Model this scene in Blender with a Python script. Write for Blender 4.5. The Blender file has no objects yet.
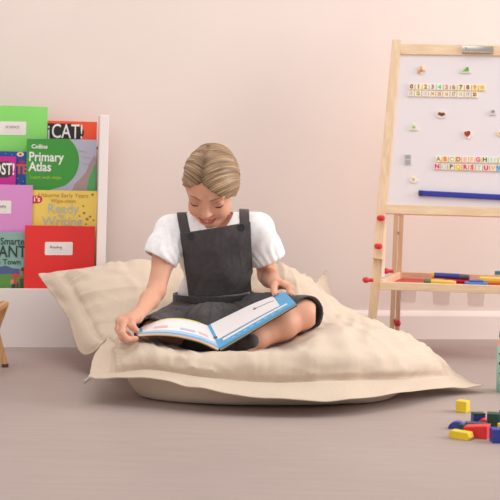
import bpy, bmesh, math, random
import numpy as np
from mathutils import Vector, Matrix, noise as mnoise

random.seed(7)
COL = bpy.context.scene.collection
PI = math.pi
F = 1312.0          # focal length in pixels of the 500-pixel frame
HC = 0.6            # camera height
ROLL = 0.024
YH = 153.0          # optical axis row

def P(px, py, Y):
    a = (px - 250.0) / F
    b = -(py - YH) / F
    c, s = math.cos(ROLL), math.sin(ROLL)
    return Vector(((a * c - b * s) * Y, Y, HC + (a * s + b * c) * Y))

def PF(px, py, z=0.0):
    "point on the plane of height z"
    d = P(px, py, 1.0) - Vector((0, 0, HC))
    t = (z - HC) / d.z
    return Vector((d.x * t, t, z))

# ---------------------------------------------------------------- materials
def lin(c):
    c = c / 255.0
    return c / 12.92 if c <= 0.04045 else ((c + 0.055) / 1.055) ** 2.4

def rgb(r, g, b):
    return (lin(r), lin(g), lin(b), 1.0)

_mats = {}
def mat(name, col, rough=0.6, var=0.0, vscale=30.0, bump=0.0, bscale=200.0, metal=0.0, trans=0.0, stretch=None, spec=0.5, sheen=0.0):
    if name in _mats:
        return _mats[name]
    m = bpy.data.materials.new(name); m.use_nodes = True
    nt = m.node_tree; N = nt.nodes; L = nt.links
    b = N['Principled BSDF']
    b.inputs['Base Color'].default_value = col
    b.inputs['Roughness'].default_value = rough
    b.inputs['Metallic'].default_value = metal
    b.inputs['Specular IOR Level'].default_value = spec
    if trans: b.inputs['Transmission Weight'].default_value = trans
    if sheen: b.inputs['Sheen Weight'].default_value = sheen
    tc = N.new('ShaderNodeTexCoord')
    mp = N.new('ShaderNodeMapping')
    L.new(tc.outputs['Object'], mp.inputs['Vector'])
    if stretch: mp.inputs['Scale'].default_value = stretch
    if var:
        n = N.new('ShaderNodeTexNoise'); n.inputs['Scale'].default_value = vscale; n.inputs['Detail'].default_value = 4
        L.new(mp.outputs[0], n.inputs['Vector'])
        r = N.new('ShaderNodeValToRGB')
        r.color_ramp.elements[0].position = 0.3; r.color_ramp.elements[1].position = 0.7
        r.color_ramp.elements[0].color = tuple(x * (1 - var) for x in col[:3]) + (1,)
        r.color_ramp.elements[1].color = tuple(min(1, x * (1 + var)) for x in col[:3]) + (1,)
        L.new(n.outputs['Fac'], r.inputs[0]); L.new(r.outputs[0], b.inputs['Base Color'])
    if bump:
        n2 = N.new('ShaderNodeTexNoise'); n2.inputs['Scale'].default_value = bscale; n2.inputs['Detail'].default_value = 3
        L.new(mp.outputs[0], n2.inputs['Vector'])
        bp = N.new('ShaderNodeBump'); bp.inputs['Strength'].default_value = bump; bp.inputs['Distance'].default_value = 0.002
        L.new(n2.outputs['Fac'], bp.inputs['Height']); L.new(bp.outputs[0], b.inputs['Normal'])
    _mats[name] = m
    return m

# ---------------------------------------------------------------- objects
def link(o, parent=None, label=None, cat=None, group=None, kind=None):
    COL.objects.link(o)
    if parent is not None: o.parent = parent
    tag(o, label, cat, group, kind)
    return o

def tag(o, label=None, cat=None, group=None, kind=None):
    if label: o['label'] = label
    if cat: o['category'] = cat
    if group: o['group'] = group
    if kind: o['kind'] = kind
    return o

def empty(name, loc, rot=(0, 0, 0), label=None, cat=None, group=None, kind=None):
    o = bpy.data.objects.new(name, None)
    o.empty_display_size = 0.02
    o.location = loc; o.rotation_euler = rot
    return link(o, None, label, cat, group, kind)

class MB:
    def __init__(s):
        s.bm = bmesh.new(); s.mi = 0
    def _fin(s, geo_faces, mi=None):
        for f in geo_faces: f.material_index = s.mi if mi is None else mi
    def box(s, x0, x1, y0, y1, z0, z1, bev=0.0, M=None, mi=0, seg=2):
        b = bmesh.new(); bmesh.ops.create_cube(b, size=1.0)
        bmesh.ops.scale(b, vec=(x1 - x0, y1 - y0, z1 - z0), verts=b.verts)
        bmesh.ops.translate(b, vec=((x0 + x1) / 2, (y0 + y1) / 2, (z0 + z1) / 2), verts=b.verts)
        if bev: bmesh.ops.bevel(b, geom=b.edges[:], offset=bev, segments=seg, affect='EDGES', profile=0.5)
        return s._merge(b, M, mi)
    def _merge(s, b, M, mi):
        if M is not None: bmesh.ops.transform(b, matrix=M, verts=b.verts)
        bmesh.ops.recalc_face_normals(b, faces=b.faces[:])
        for f in b.faces: f.material_index = mi
        me = bpy.data.meshes.new('_t'); b.to_mesh(me); b.free()
        s.bm.from_mesh(me); bpy.data.meshes.remove(me)
        return s
    def beam(s, a, b_, w, d, bev=0.0015, mi=0, up=(0, 1, 0)):
        "rectangular bar from a to b; w across (x-ish), d along 'up'"
        a = Vector(a); b_ = Vector(b_); z = (b_ - a); ln = z.length; z.normalize()
        u = Vector(up); x = u.cross(z).normalized(); y = z.cross(x).normalized()
        M = Matrix((x, y, z)).transposed().to_4x4(); M.translation = a
        return s.box(-w / 2, w / 2, -d / 2, d / 2, 0, ln, bev, M, mi)
    def cyl(s, a, b_, r, r2=None, seg=24, bev=0.0, mi=0):
        a = Vector(a); b_ = Vector(b_); z = (b_ - a); ln = z.length
        b = bmesh.new()
        bmesh.ops.create_cone(b, cap_ends=True, segments=seg, radius1=r, radius2=r if r2 is None else r2, depth=ln)
        if bev:
            bmesh.ops.bevel(b, geom=[e for e in b.edges if abs(abs(e.verts[0].co.z) - ln / 2) < 1e-6 and abs(e.verts[0].co.z - e.verts[1].co.z) < 1e-6], offset=bev, segments=3, affect='EDGES', profile=0.5)
        M = z.to_track_quat('Z', 'Y').to_matrix().to_4x4(); M.translation = (a + b_) / 2
        return s._merge(b, M, mi)
    def ell(s, c, r, M=None, mi=0, seg=24):
        b = bmesh.new(); bmesh.ops.create_uvsphere(b, u_segments=seg, v_segments=seg // 2, radius=1.0)
        T = Matrix.Translation(c) @ Matrix.Diagonal((r[0], r[1], r[2], 1))
        return s._merge(b, (M @ T) if M is not None else T, mi)
    def prism(s, pts, y0, y1, M=None, mi=0, bev=0.0):
        "polygon in local xz, extruded along y"
        b = bmesh.new()
        vs = [b.verts.new((p[0], y0, p[1])) for p in pts]
        f = b.faces.new(vs)
        r = bmesh.ops.extrude_face_region(b, geom=[f])
        bmesh.ops.translate(b, vec=(0, y1 - y0, 0), verts=[v for v in r['geom'] if isinstance(v, bmesh.types.BMVert)])
        if bev: bmesh.ops.bevel(b, geom=b.edges[:], offset=bev, segments=2, affect='EDGES', profile=0.5)
        return s._merge(b, M, mi)
    def lathe(s, prof, c, seg=40, mi=0):
        b = bmesh.new(); rings = []
        for r, z in prof:
            if r < 1e-5: rings.append([b.verts.new((c[0], c[1], c[2] + z))])
            else: rings.append([b.verts.new((c[0] + r * math.cos(2 * PI * k / seg), c[1] + r * math.sin(2 * PI * k / seg), c[2] + z)) for k in range(seg)])
        for A, B in zip(rings, rings[1:]):
            for k in range(seg):
                k2 = (k + 1) % seg
                q = [A[k % len(A)], A[k2 % len(A)], B[k2 % len(B)], B[k % len(B)]]
                q2 = []
                for v in q:
                    if v not in q2: q2.append(v)
                if len(q2) > 2: b.faces.new(q2)
        return s._merge(b, None, mi)
    def tube(s, pts, r, seg=8, mi=0):
        pts = [Vector(p) for p in pts]
        b = bmesh.new(); rings = []
        rr = r if hasattr(r, '__len__') else [r] * len(pts)
        for i, p in enumerate(pts):
            t = (pts[min(i + 1, len(pts) - 1)] - pts[max(i - 1, 0)]).normalized()
            ref = Vector((0, 0, 1)) if abs(t.z) < 0.9 else Vector((1, 0, 0))
            x = t.cross(ref).normalized(); y = t.cross(x)
            rings.append([b.verts.new(p + (x * math.cos(2 * PI * k / seg) + y * math.sin(2 * PI * k / seg)) * rr[i]) for k in range(seg)])
        for A, B in zip(rings, rings[1:]):
            for k in range(seg): b.faces.new((A[k], A[(k + 1) % seg], B[(k + 1) % seg], B[k]))
        b.faces.new(rings[0][::-1]); b.faces.new(rings[-1])
        return s._merge(b, None, mi)
    def build(s, name, mats, parent=None, smooth=False, loc=None, rot=None, **kw):
        me = bpy.data.meshes.new(name); s.bm.to_mesh(me); s.bm.free()
        for m in (mats if isinstance(mats, (list, tuple)) else [mats]): me.materials.append(m)
        if smooth:
            me.polygons.foreach_set('use_smooth', [True] * len(me.polygons))
            try: me.set_sharp_from_angle(angle=math.radians(40))
            except Exception: pass
        o = bpy.data.objects.new(name, me)
        if loc is not None: o.location = loc
        if rot is not None: o.rotation_euler = rot
        return link(o, parent, **kw)

def mesh_obj(name, verts, faces, mats, parent=None, smooth=True, **kw):
    me = bpy.data.meshes.new(name)
    me.from_pydata([tuple(v) for v in verts], [], faces)
    for m in (mats if isinstance(mats, (list, tuple)) else [mats]): me.materials.append(m)
    if smooth: me.polygons.foreach_set('use_smooth', [True] * len(me.polygons))
    o = bpy.data.objects.new(name, me)
    return link(o, parent, **kw)

def text(body, size, m, parent, loc, rot=(PI / 2, 0, 0), name='lettering', align='CENTER', bold=0.0, sx=1.0, extrude=0.0001, shear=0.0):
    c = bpy.data.curves.new(name, 'FONT'); c.body = body; c.size = size
    c.align_x = align; c.align_y = 'CENTER'; c.offset = bold; c.extrude = extrude; c.shear = shear
    c.resolution_u = 3
    c.materials.append(m)
    t = bpy.data.objects.new(name, c)
    me = bpy.data.meshes.new_from_object(t); bpy.data.objects.remove(t); bpy.data.curves.remove(c)
    if not me.materials: me.materials.append(m)
    for v in me.vertices: v.co.x *= sx
    me.name = name
    o = bpy.data.objects.new(name, me); o.location = loc; o.rotation_euler = rot
    return link(o, parent)
# ================================================================ setting
WTAN = 0.15
def wallY(x): return 4.33 + WTAN * (x - 0.5)
WYAW = math.atan(WTAN)

wall_m = mat('wall_paint', rgb(232, 216, 208), 0.85, var=0.02, vscale=3, bump=0.05, bscale=300)
floor_m = bpy.data.materials.new('floor_vinyl'); floor_m.use_nodes = True
def _floor(nt):
    N, L = nt.nodes, nt.links
    b = N['Principled BSDF']; b.inputs['Roughness'].default_value = 0.55; b.inputs['Specular IOR Level'].default_value = 0.3
    tc = N.new('ShaderNodeTexCoord')
    mp = N.new('ShaderNodeMapping'); mp.inputs['Scale'].default_value = (1.2, 14, 1); L.new(tc.outputs['Object'], mp.inputs[0])
    n1 = N.new('ShaderNodeTexNoise'); n1.inputs['Scale'].default_value = 4; n1.inputs['Detail'].default_value = 8; n1.inputs['Roughness'].default_value = 0.7
    L.new(mp.outputs[0], n1.inputs['Vector'])
    n2 = N.new('ShaderNodeTexNoise'); n2.inputs['Scale'].default_value = 2.2; n2.inputs['Detail'].default_value = 3
    L.new(tc.outputs['Object'], n2.inputs['Vector'])
    r = N.new('ShaderNodeValToRGB')
    r.color_ramp.elements[0].position = 0.3; r.color_ramp.elements[1].position = 0.72
    r.color_ramp.elements[0].color = rgb(166, 149, 143); r.color_ramp.elements[1].color = rgb(183, 166, 159)
    mx = N.new('ShaderNodeMix'); mx.data_type = 'FLOAT'; mx.inputs[0].default_value = 0.4
    L.new(n1.outputs['Fac'], mx.inputs[2]); L.new(n2.outputs['Fac'], mx.inputs[3])
    L.new(mx.outputs[0], r.inputs[0]); L.new(r.outputs[0], b.inputs['Base Color'])
    bp = N.new('ShaderNodeBump'); bp.inputs['Strength'].default_value = 0.1; bp.inputs['Distance'].default_value = 0.002
    L.new(n1.outputs['Fac'], bp.inputs['Height']); L.new(bp.outputs[0], b.inputs['Normal'])
_floor(floor_m.node_tree)
base_m = mat('baseboard_paint', rgb(242, 228, 222), 0.55)

MB().box(-3.4, 5.0, 0.3, 5.2, -0.05, 0.0).build('floor', floor_m, kind='structure')
w = MB().box(-4.0, 4.0, 0.0, 0.08, -0.05, 2.6).build('wall_back', wall_m, kind='structure')
w.location = (0.5, wallY(0.5), 0); w.rotation_euler = (0, 0, WYAW)
bb = MB().prism([(0, 0)] * 0 + [(-0.016, 0.0), (0.0, 0.0), (0.0, 0.092), (-0.006, 0.092), (-0.012, 0.084), (-0.016, 0.076)], -4.0, 4.0,
                M=Matrix.Rotation(-PI / 2, 4, 'Z') @ Matrix.Scale(-1, 4, (1, 0, 0)))
bb = bb.build('baseboard_back', base_m, kind='structure')
bb.location = (0.5, wallY(0.5), 0); bb.rotation_euler = (0, 0, WYAW)

# ================================================================ light
wd = bpy.data.worlds.new('world'); bpy.context.scene.world = wd; wd.use_nodes = True
bg = wd.node_tree.nodes['Background']; bg.inputs[0].default_value = (1.0, 0.97, 0.955, 1); bg.inputs[1].default_value = 0.62

def area(name, loc, target, size, size_y, power, col=(1, 0.96, 0.92)):
    l = bpy.data.lights.new(name, 'AREA'); l.shape = 'RECTANGLE'; l.size = size; l.size_y = size_y; l.energy = power; l.color = col
    o = bpy.data.objects.new(name, l); o.location = loc
    o.rotation_euler = (Vector(target) - Vector(loc)).to_track_quat('-Z', 'Y').to_euler()
    COL.objects.link(o); return o
area('window_light', (3.3, 3.4, 1.5), (0, 3.45, 0.3), 1.6, 1.8, 88, (1.0, 0.975, 0.95))
area('overhead_fill', (-0.2, 2.7, 2.9), (0.0, 3.5, 0.3), 2.2, 1.8, 29, (1.0, 0.975, 0.95))  # added overhead lamp with no visible source, shapes the forms from above

area('fill_softbox', (-2.2, 1.0, 2.0), (-0.6, 3.9, 0.5), 1.6, 1.6, 15, (1.0, 0.975, 0.95))
# ================================================================ camera
cam = bpy.data.cameras.new('camera'); co = bpy.data.objects.new('camera', cam); COL.objects.link(co)
c_, s_ = math.cos(ROLL), math.sin(ROLL)
co.matrix_world = Matrix(((c_, -s_, 0, 0), (0, 0, -1, 0), (s_, c_, 0, HC), (0, 0, 0, 1)))
cam.sensor_width = 36; cam.lens = 36 * F / 500
cam.shift_y = -(250 - YH) / 500
cam.clip_start = 0.05; cam.clip_end = 50
cam.dof.use_dof = True; cam.dof.focus_distance = 3.35; cam.dof.aperture_fstop = 8.0
bpy.context.scene.camera = co
bpy.context.scene.view_settings.view_transform = 'Standard'
bpy.context.scene.view_settings.look = 'None'
# ================================================================ floor cushion
def catmull(A, n):
    "A: (k, ..., 3) control rows -> resampled ((k-1)*n+1, ...) Catmull-Rom along axis 0"
    A = np.asarray(A, float); k = A.shape[0]
    ext = np.concatenate([2 * A[:1] - A[1:2], A, 2 * A[-1:] - A[-2:-1]], 0)
    out = []
    for i in range(k - 1):
        p0, p1, p2, p3 = ext[i], ext[i + 1], ext[i + 2], ext[i + 3]
        for j in range(n):
            t = j / n
            out.append(0.5 * (2 * p1 + (p2 - p0) * t + (2 * p0 - 5 * p1 + 4 * p2 - p3) * t * t + (3 * p1 - p0 - 3 * p2 + p3) * t ** 3))
    out.append(A[-1])
    return np.array(out)

TOP = [
 [(89,378,3.10),(105,379,3.07),(150,377,3.04),(203,389,3.00),(270,398,2.98),(337,401,3.00),(396,393,3.12),(440,389,3.27),(484,387,3.36)],
 [(91,368,3.13),(112,371,3.11),(150,368,3.07),(203,375,3.05),(270,380,3.04),(337,378,3.06),(398,377,3.17),(446,374,3.33),(466,380,3.40)],
 [(95,352,3.25),(114,350,3.20),(150,350,3.11),(203,358,3.09),(270,356,3.08),(337,353,3.10),(396,351,3.23),(438,356,3.43),(444,366,3.52)],
 [(107,338,3.38),(117,343,3.36),(150,344,3.25),(203,354,3.20),(270,350,3.20),(325,336,3.25),(372,331,3.42),(408,338,3.56),(408,346,3.64)],
 [(82,354,3.50),(100,338,3.46),(150,338,3.46),(203,345,3.50),(250,345,3.50),(305,325,3.45),(350,319,3.56),(375,325,3.66),(378,332,3.75)],
 [(66,315,3.62),(86,314,3.58),(140,305,3.60),(203,310,3.65),(260,300,3.65),(300,295,3.62),(332,304,3.66),(346,313,3.74),(350,320,3.85)],
 [(50,292,3.72),(72,288,3.66),(130,278,3.68),(203,280,3.72),(262,275,3.72),(295,278,3.70),(318,292,3.74),(335,304,3.80),(345,312,3.90)],
 [(42,280,3.79),(62,273,3.76),(130,262,3.78),(203,262,3.80),(260,264,3.80),(290,268,3.80),(308,281,3.84),(322,292,3.90),(333,302,3.96)],
 [(38,275,3.82),(65,271,3.85),(130,266,3.93),(203,268,3.95),(260,268,3.95),(295,274,3.95),(313,282,3.97),(320,277,4.00),(326,271,4.02)],
]
def build_cushion():
    n = 20
    T = np.array([[tuple(P(*q)) for q in row] for row in TOP])
    B = T.copy()
    zc = 0.004
    fl = [(100,382),(118,384),(140,401),(203,408.5),(270,410),(337,409),(392,403),(432,394),(470,389)]
    for i in range(9):
        for j in range(9):
            edge = i in (0, 8) or j in (0, 8)
            if edge: continue
            if i in (1, 7) or j in (1, 7):
                B[i, j] = T[i, j] + np.array((0, 0.004, -0.012))
                if i == 1:
                    B[i, j, 1] += 0.012
                continue
            t = T[i, j]
            if i == 2:
                q = PF(fl[j][0], fl[j][1], zc); B[i, j] = (q.x, q.y + 0.06, zc)
            else:
                y = [0, 0, 0, 3.35, 3.5, 3.66, 3.82][i]
                B[i, j] = (t[0] * 1.0, y, zc)
    # front underside: roll from the front seam to the floor
    def fine(A): return catmull(np.swapaxes(catmull(A, n), 0, 1), n).swapaxes(0, 1)
    Tf, Bf = fine(T), fine(B)
    # visible front-bottom bulge
    Bf[..., 2] = np.maximum(Bf[..., 2], 0.003)
    Tf[..., 2] = np.maximum(Tf[..., 2], 0.006)
    N = Tf.shape[0]
    # wrinkles on top
    def normals(G):
        du = np.gradient(G, axis=1); dv = np.gradient(G, axis=0)
        nn = np.cross(du, dv); nn /= np.linalg.norm(nn, axis=-1, keepdims=True) + 1e-9
        return nn
    nT = normals(Tf)
    for i in range(N):
        for j in range(N):
            u = j / n; v = i / n
            d = 0.0
            # flange: wavy; stitch: sunk line
            eu = min(u, 8 - u); ev = min(v, 8 - v); e = min(eu, ev)
            d -= 0.009 * math.exp(-((e - 1.0) / 0.075) ** 2)
            rs = min(1.0, max(0.0, (7.6 - u) / 1.2))
            if e > 1: s_ = (e - 1) / 0.42; d += (0.011 if ev < eu and v < 4 else 0.010) * s_ * math.exp(1 - s_) * (0.05 + 0.95 * rs)
            if e > 1:
                k = math.exp(-(e - 1) / 0.8)
                along = u if ev < eu else v
                a = mnoise.noise(Vector((along * 4.0, e * 0.35, 3.1)))
                d += k * 0.009 * a * rs
                gq = mnoise.noise(Vector((along * 7.0, e * 0.25, 21.7)))
                d += math.exp(-(e - 1) / 0.55) * 0.010 * rs * (0.35 - min(1.0, abs(gq) * 2.6))
                d += 0.007 * rs * mnoise.noise(Vector((u * 1.3 + 0.4 * v, v * 1.9, 7.7)))
                w = mnoise.noise(Vector((u * 2.6 - v * 1.1, v * 0.9 + 0.5 * u, 1.3)))
                d += 0.006 * (1 - abs(w) * 2.2) * math.exp(-((v - 3.2) / 1.3) ** 2)
                w2 = mnoise.noise(Vector((u * 3.1 + v * 0.4, v * 0.8, 9.3)))
                d += 0.0035 * rs * max(0, 1 - abs(w2) * 3) 
            else:
                al = u if ev < eu else v
                d += (1 - e) * 0.008 * mnoise.noise(Vector((al * 2.3, 5.5, e)))
            Tf[i, j] += nT[i, j] * d * (-1 if nT[i, j][2] < 0 and False else 1)
    verts = []; idT = np.zeros((N, N), int); idB = np.zeros((N, N), int)
    for i in range(N):
        for j in range(N):
            idT[i, j] = len(verts); verts.append(Tf[i, j])
    for i in range(N):
        for j in range(N):
            if i in (0, N - 1) or j in (0, N - 1): idB[i, j] = idT[i, j]
            else:
                b = Bf[i, j]
                u = j / n; v = i / n
                if min(u, 8 - u, v, 8 - v) < 1.0:       # in the border the two layers lie together
                    b = Tf[i, j] - nT[i, j] * 0.004
                    b[2] = max(b[2], 0.002)
                idB[i, j] = len(verts); verts.append(b)
    faces = []
    for i in range(N - 1):
        for j in range(N - 1):
            faces.append((idT[i, j], idT[i, j + 1], idT[i + 1, j + 1], idT[i + 1, j]))
            faces.append((idB[i, j], idB[i + 1, j], idB[i + 1, j + 1], idB[i, j + 1]))
    faces = [tuple(int(x) for x in f) for f in faces]
    m = bpy.data.materials.new('linen_canvas'); m.use_nodes = True
    nt = m.node_tree; Nn, L = nt.nodes, nt.links
    b = Nn['Principled BSDF']; b.inputs['Roughness'].default_value = 0.9; b.inputs['Specular IOR Level'].default_value = 0.2
    b.inputs['Sheen Weight'].default_value = 0.15
    tc = Nn.new('ShaderNodeTexCoord')
    hs = []
    for sc, ax in (((1, 9, 9), 0), ((9, 1, 1), 1)):
        mp = Nn.new('ShaderNodeMapping'); mp.inputs['Scale'].default_value = sc; L.new(tc.outputs['Object'], mp.inputs[0])
        nz = Nn.new('ShaderNodeTexNoise'); nz.inputs['Scale'].default_value = 110; nz.inputs['Detail'].default_value = 3
        L.new(mp.outputs[0], nz.inputs['Vector']); hs.append(nz)
    ad = Nn.new('ShaderNodeMath'); ad.operation = 'ADD'; L.new(hs[0].outputs['Fac'], ad.inputs[0]); L.new(hs[1].outputs['Fac'], ad.inputs[1])
    hf = Nn.new('ShaderNodeMath'); hf.operation = 'MULTIPLY'; hf.inputs[1].default_value = 0.5; L.new(ad.outputs[0], hf.inputs[0])
    r = Nn.new('ShaderNodeValToRGB'); r.color_ramp.elements[0].position = 0.35; r.color_ramp.elements[1].position = 0.65
    r.color_ramp.elements[0].color = rgb(211, 190, 169); r.color_ramp.elements[1].color = rgb(221, 202, 182)
    L.new(hf.outputs[0], r.inputs[0]); L.new(r.outputs[0], b.inputs['Base Color'])
    wr = Nn.new('ShaderNodeTexNoise'); wr.inputs['Scale'].default_value = 9; wr.inputs['Detail'].default_value = 3; wr.inputs['Distortion'].default_value = 0.6
    L.new(tc.outputs['Object'], wr.inputs['Vector'])
    bp0 = Nn.new('ShaderNodeBump'); bp0.inputs['Strength'].default_value = 0.16; bp0.inputs['Distance'].default_value = 0.012
    L.new(wr.outputs['Fac'], bp0.inputs['Height'])
    bp = Nn.new('ShaderNodeBump'); bp.inputs['Strength'].default_value = 0.12; bp.inputs['Distance'].default_value = 0.001
    L.new(hf.outputs[0], bp.inputs['Height']); L.new(bp0.outputs[0], bp.inputs['Normal']); L.new(bp.outputs[0], b.inputs['Normal'])
    o = mesh_obj('floor_cushion', verts, faces, m, label='giant beige linen floor cushion the reading child sits on', cat='cushion')
    # zip pull at the front corner
    zm = mat('zip_metal', rgb(196, 186, 180), 0.45, metal=0.3)
    a = P(90, 378, 3.085); c = P(84, 382.5, 3.06)
    z = MB(); z.beam(a, c, 0.010, 0.003, 0.0006, up=(0.2, 1, 0.3)); z.ell(a, (0.004, 0.004, 0.004)); z.build('zip_pull', zm, o, smooth=True)
    return o
cushion = build_cushion()
# ================================================================ book display shelf
white_m = mat('white_lacquer', rgb(243, 232, 229), 0.45, var=0.01, vscale=4)
def plain(name, r, g, b, rough=0.45): return mat(name, rgb(r, g, b), rough, var=0.03, vscale=8)
paper_m = mat('paper_white', rgb(240, 232, 226), 0.8, var=0.015, vscale=20)
ink_m = plain('ink_black', 40, 32, 34); white_ink = plain('ink_white', 250, 246, 242)

SY = 3.97
shelf_o = P(98.8, 346.5, SY); shelf_o.z = 0.0
shelf = empty('book_display_shelf', shelf_o, (0, 0, WYAW), label='white front-facing book display shelf standing against the wall', cat='shelf')
# local: x right along the wall, y back, z up; right side panel centred on x=0
PXM = F / SY
top_z = P(102, 115, SY).z
SW = 0.66
def side(x0, x1):
    b = bmesh.new()
    prof = [(0.0, 0.0), (0.17, 0.0), (0.17, top_z), (0.10, top_z), (0.015, 0.17), (0.0, 0.17)]
    m = MB()
    m.prism([(y, z) for y, z in prof], x0, x1, M=Matrix(((0, 1, 0, 0), (1, 0, 0, 0), (0, 0, 1, 0), (0, 0, 0, 1))), bev=0.0012)
    return m
# front edge of the tall panel stands at the very front, as a post
def side2(x0, x1):
    m = MB()
    m.prism([(-0.012, 0.0), (0.162, 0.0), (0.162, 0.3), (0.13, top_z), (-0.012, top_z)], x0, x1,
            M=Matrix(((0, 1, 0, 0), (1, 0, 0, 0), (0, 0, 1, 0), (0, 0, 0, 1))), bev=0.0015)
    return m
side2(-0.0135, 0.0135).build('side_panel', white_m, shelf)
side2(-SW - 0.0135, -SW + 0.0135).build('side_panel', white_m, shelf)
lip_z = P(60, 288.5, SY).z
MB().box(-SW + 0.0135, -0.0135, 0.0, 0.016, 0.0, lip_z, 0.001).build('plinth_panel', white_m, shelf)
MB().box(-SW + 0.0135, -0.0135, 0.152, 0.158, 0.02, top_z - 0.14, 0.001).build('back_panel', white_m, shelf)

def cover_matrix(): pass
def book(name, x0, x1, ytop, Y, height, colr, label, cat='book', thick=0.006, group=None, lean=0.035, rough=0.4):
    "front-facing book: x0,x1 pixel edges, ytop pixel row of its top edge at the middle. returns (root, helper)"
    xc = (x0 + x1) / 2
    Y = Y + WTAN * (P(xc, ytop, Y).x - shelf_o.x)
    top = P(xc, ytop, Y)
    s = Y / F
    w = (x1 - x0) * s
    base = Vector((top.x, top.y - height * math.sin(lean), top.z - height * math.cos(lean)))
    root = empty(name, base, (-lean, 0, WYAW), label=label, cat=cat, group=group)
    cm = plain(name + '_cover_%d' % len(_mats), *colr, rough=rough)
    m = MB()
    m.box(-w / 2, w / 2, 0.0, 0.0009, 0, height, 0.0004); m.box(-w / 2, w / 2, thick - 0.0009, thick, 0, height, 0.0004)
    m.box(-w / 2, -w / 2 + 0.001, 0.0004, thick - 0.0004, 0, height, 0.0003)
    m.build('cover', cm, root)
    MB().box(-w / 2 + 0.001, w / 2 - 0.003, 0.0009, thick - 0.0009, 0.002, height - 0.002, 0.0002).build('page_block', paper_m, root)
    def L(px, py, d=0.0):
        "pixel -> local point on the cover"
        return Vector(((px - xc) * s, -0.0002 - d, height - (py - ytop - (px - xc) * 0.012) * s))
    return root, L, s, w

def printed(root, L, pts, m, name='cover_print', d=0.0002):
    q = [L(*p) for p in pts]
    y = q[0].y - d
    mb = MB(); mb.prism([(p.x, p.z) for p in q], y, y + 0.00015)
    return mb.build(name, m, root)
def circ(cx, cy, rx, ry, n=28, a0=0, a1=2 * PI):
    return [(cx + rx * math.cos(a0 + (a1 - a0) * k / n), cy + ry * math.sin(a0 + (a1 - a0) * k / n)) for k in range(n + (0 if a1 - a0 > 6.28 else 1))]
def rrect(x0, y0, x1, y1, r, n=5):
    pts = []
    for cx, cy, a in ((x1 - r, y1 - r, 0), (x0 + r, y1 - r, PI / 2), (x0 + r, y0 + r, PI), (x1 - r, y0 + r, 1.5 * PI)):
        for k in range(n + 1):
            t = a + PI / 2 * k / n; pts.append((cx + r * math.cos(t), cy + r * math.sin(t)))
    return pts
def sticker(root, L, x0, y0, x1, y1, txt, s):
    st = printed(root, L, rrect(x0, y0, x1, y1, 1.2), paper_m, 'label_sticker', 0.0003)
    for k, yy in enumerate((0.62, 0.82)):
        y = y0 + (y1 - y0) * yy
        printed(root, L, [(x0 + 4, y), (x1 - 4, y), (x1 - 4, y + 0.25), (x0 + 4, y + 0.25)], plain('rule_line', 222, 196, 200), 'ruled_line', 0.0006)
    return st
def T(root, L, body, px, py, hpx, m, s, **kw):
    return text(body, hpx * s * 1.35, m, root, L(px, py, 0.0008), **kw)

# ---- top row
r, L, s, w = book('picture_book', 30, 97.3, 121, 4.104, 0.24, (255, 92, 52), 'orange picture book with CAT! in white on black, behind the green atlas', thick=0.008, group='books on the display shelf')
printed(r, L, [(30, 123.5)] + [(px, py) for px, py in circ(72, 132.5, 12.5, 9, 20, -PI / 2, PI / 2)] + [(30, 141.5)], ink_m, 'title_panel')
T(r, L, 'i', 49.5, 133, 15, white_ink, s, bold=0.0006, sx=0.7)
T(r, L, 'CAT!', 68, 132, 15, white_ink, s, sx=0.70, bold=0.0003)
printed(r, L, [(95, 146), (99, 146), (99, 149), (95, 149)], plain('maroon_print', 120, 60, 60), 'corner_print')
printed(r, L, [(50, 150), (98, 150), (98, 195), (50, 195)], plain('pale_print', 235, 215, 205), 'illustration', 0.0001)
r, L, s, w = book('exercise_book', -21, 48, 105.8, 4.092, 0.297, (140, 222, 110), 'bright green exercise book with a white name label', 'exercise book', thick=0.004, group='books on the display shelf')
sticker(r, L, 1, 121.5, 27, 135, '', s)
T(r, L, 'SCIENCE', 13.5, 127.3, 2.6, plain('label_ink', 120, 90, 100), s, sx=1.0)
# ---- second row
r, L, s, w = book('picture_book', -38, 28.5, 151, 4.068, 0.25, (44, 78, 160), 'dark blue picture book with orange TE letters, behind a magenta book', thick=0.008, group='books on the display shelf')
T(r, L, 'TE', 22.3, 169.5, 10, plain('orange_ink', 226, 96, 66), s, bold=0.0014, sx=0.8)
T(r, L, 'the', 22.5, 161.5, 3.2, plain('magenta_ink', 190, 40, 120), s, bold=0.0008)
printed(r, L, circ(20.5, 154, 3.6, 2.4, 16), plain('cream_print', 240, 214, 170), 'owl_patch')
printed(r, L, circ(20.5, 154, 1.2, 1.2, 10), plain('brown_print', 120, 70, 50), 'owl_patch', 0.0005)
for cx, cy in ((6, 153.5), (12, 154.5), (18.5, 178), (24, 181), (20, 184), (26.5, 176)):
    printed(r, L, circ(cx, cy, 0.8, 0.5, 8), plain('star_print', 120, 170, 210), 'star')
r, L, s, w = book('picture_book', -44, 16, 156, 4.054, 0.22, (206, 38, 150), 'magenta picture book lettered in white on a dark patch', thick=0.006, group='books on the display shelf')
printed(r, L, [(-20, 163), (8, 161), (12, 163), (12.5, 175), (8, 177.5), (-20, 177)], plain('dark_olive_print', 66, 60, 52), 'title_panel')
T(r, L, 'POST!', 1.8, 169.3, 12, white_ink, s, bold=0.001, sx=0.62)
r, L, s, w = book('atlas', 28, 97, 139, 4.062, 0.297, (188, 186, 205), 'green primary atlas with a pale map at its side', 'atlas', thick=0.009, group='books on the display shelf')
g_m = plain('atlas_green', 66, 158, 62)
pts = [(28, 139)] + [(73, 139)] + circ(53, 160, 27, 27, 24, -0.95, 1.15) + [(60, 189), (28, 189)]
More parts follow.
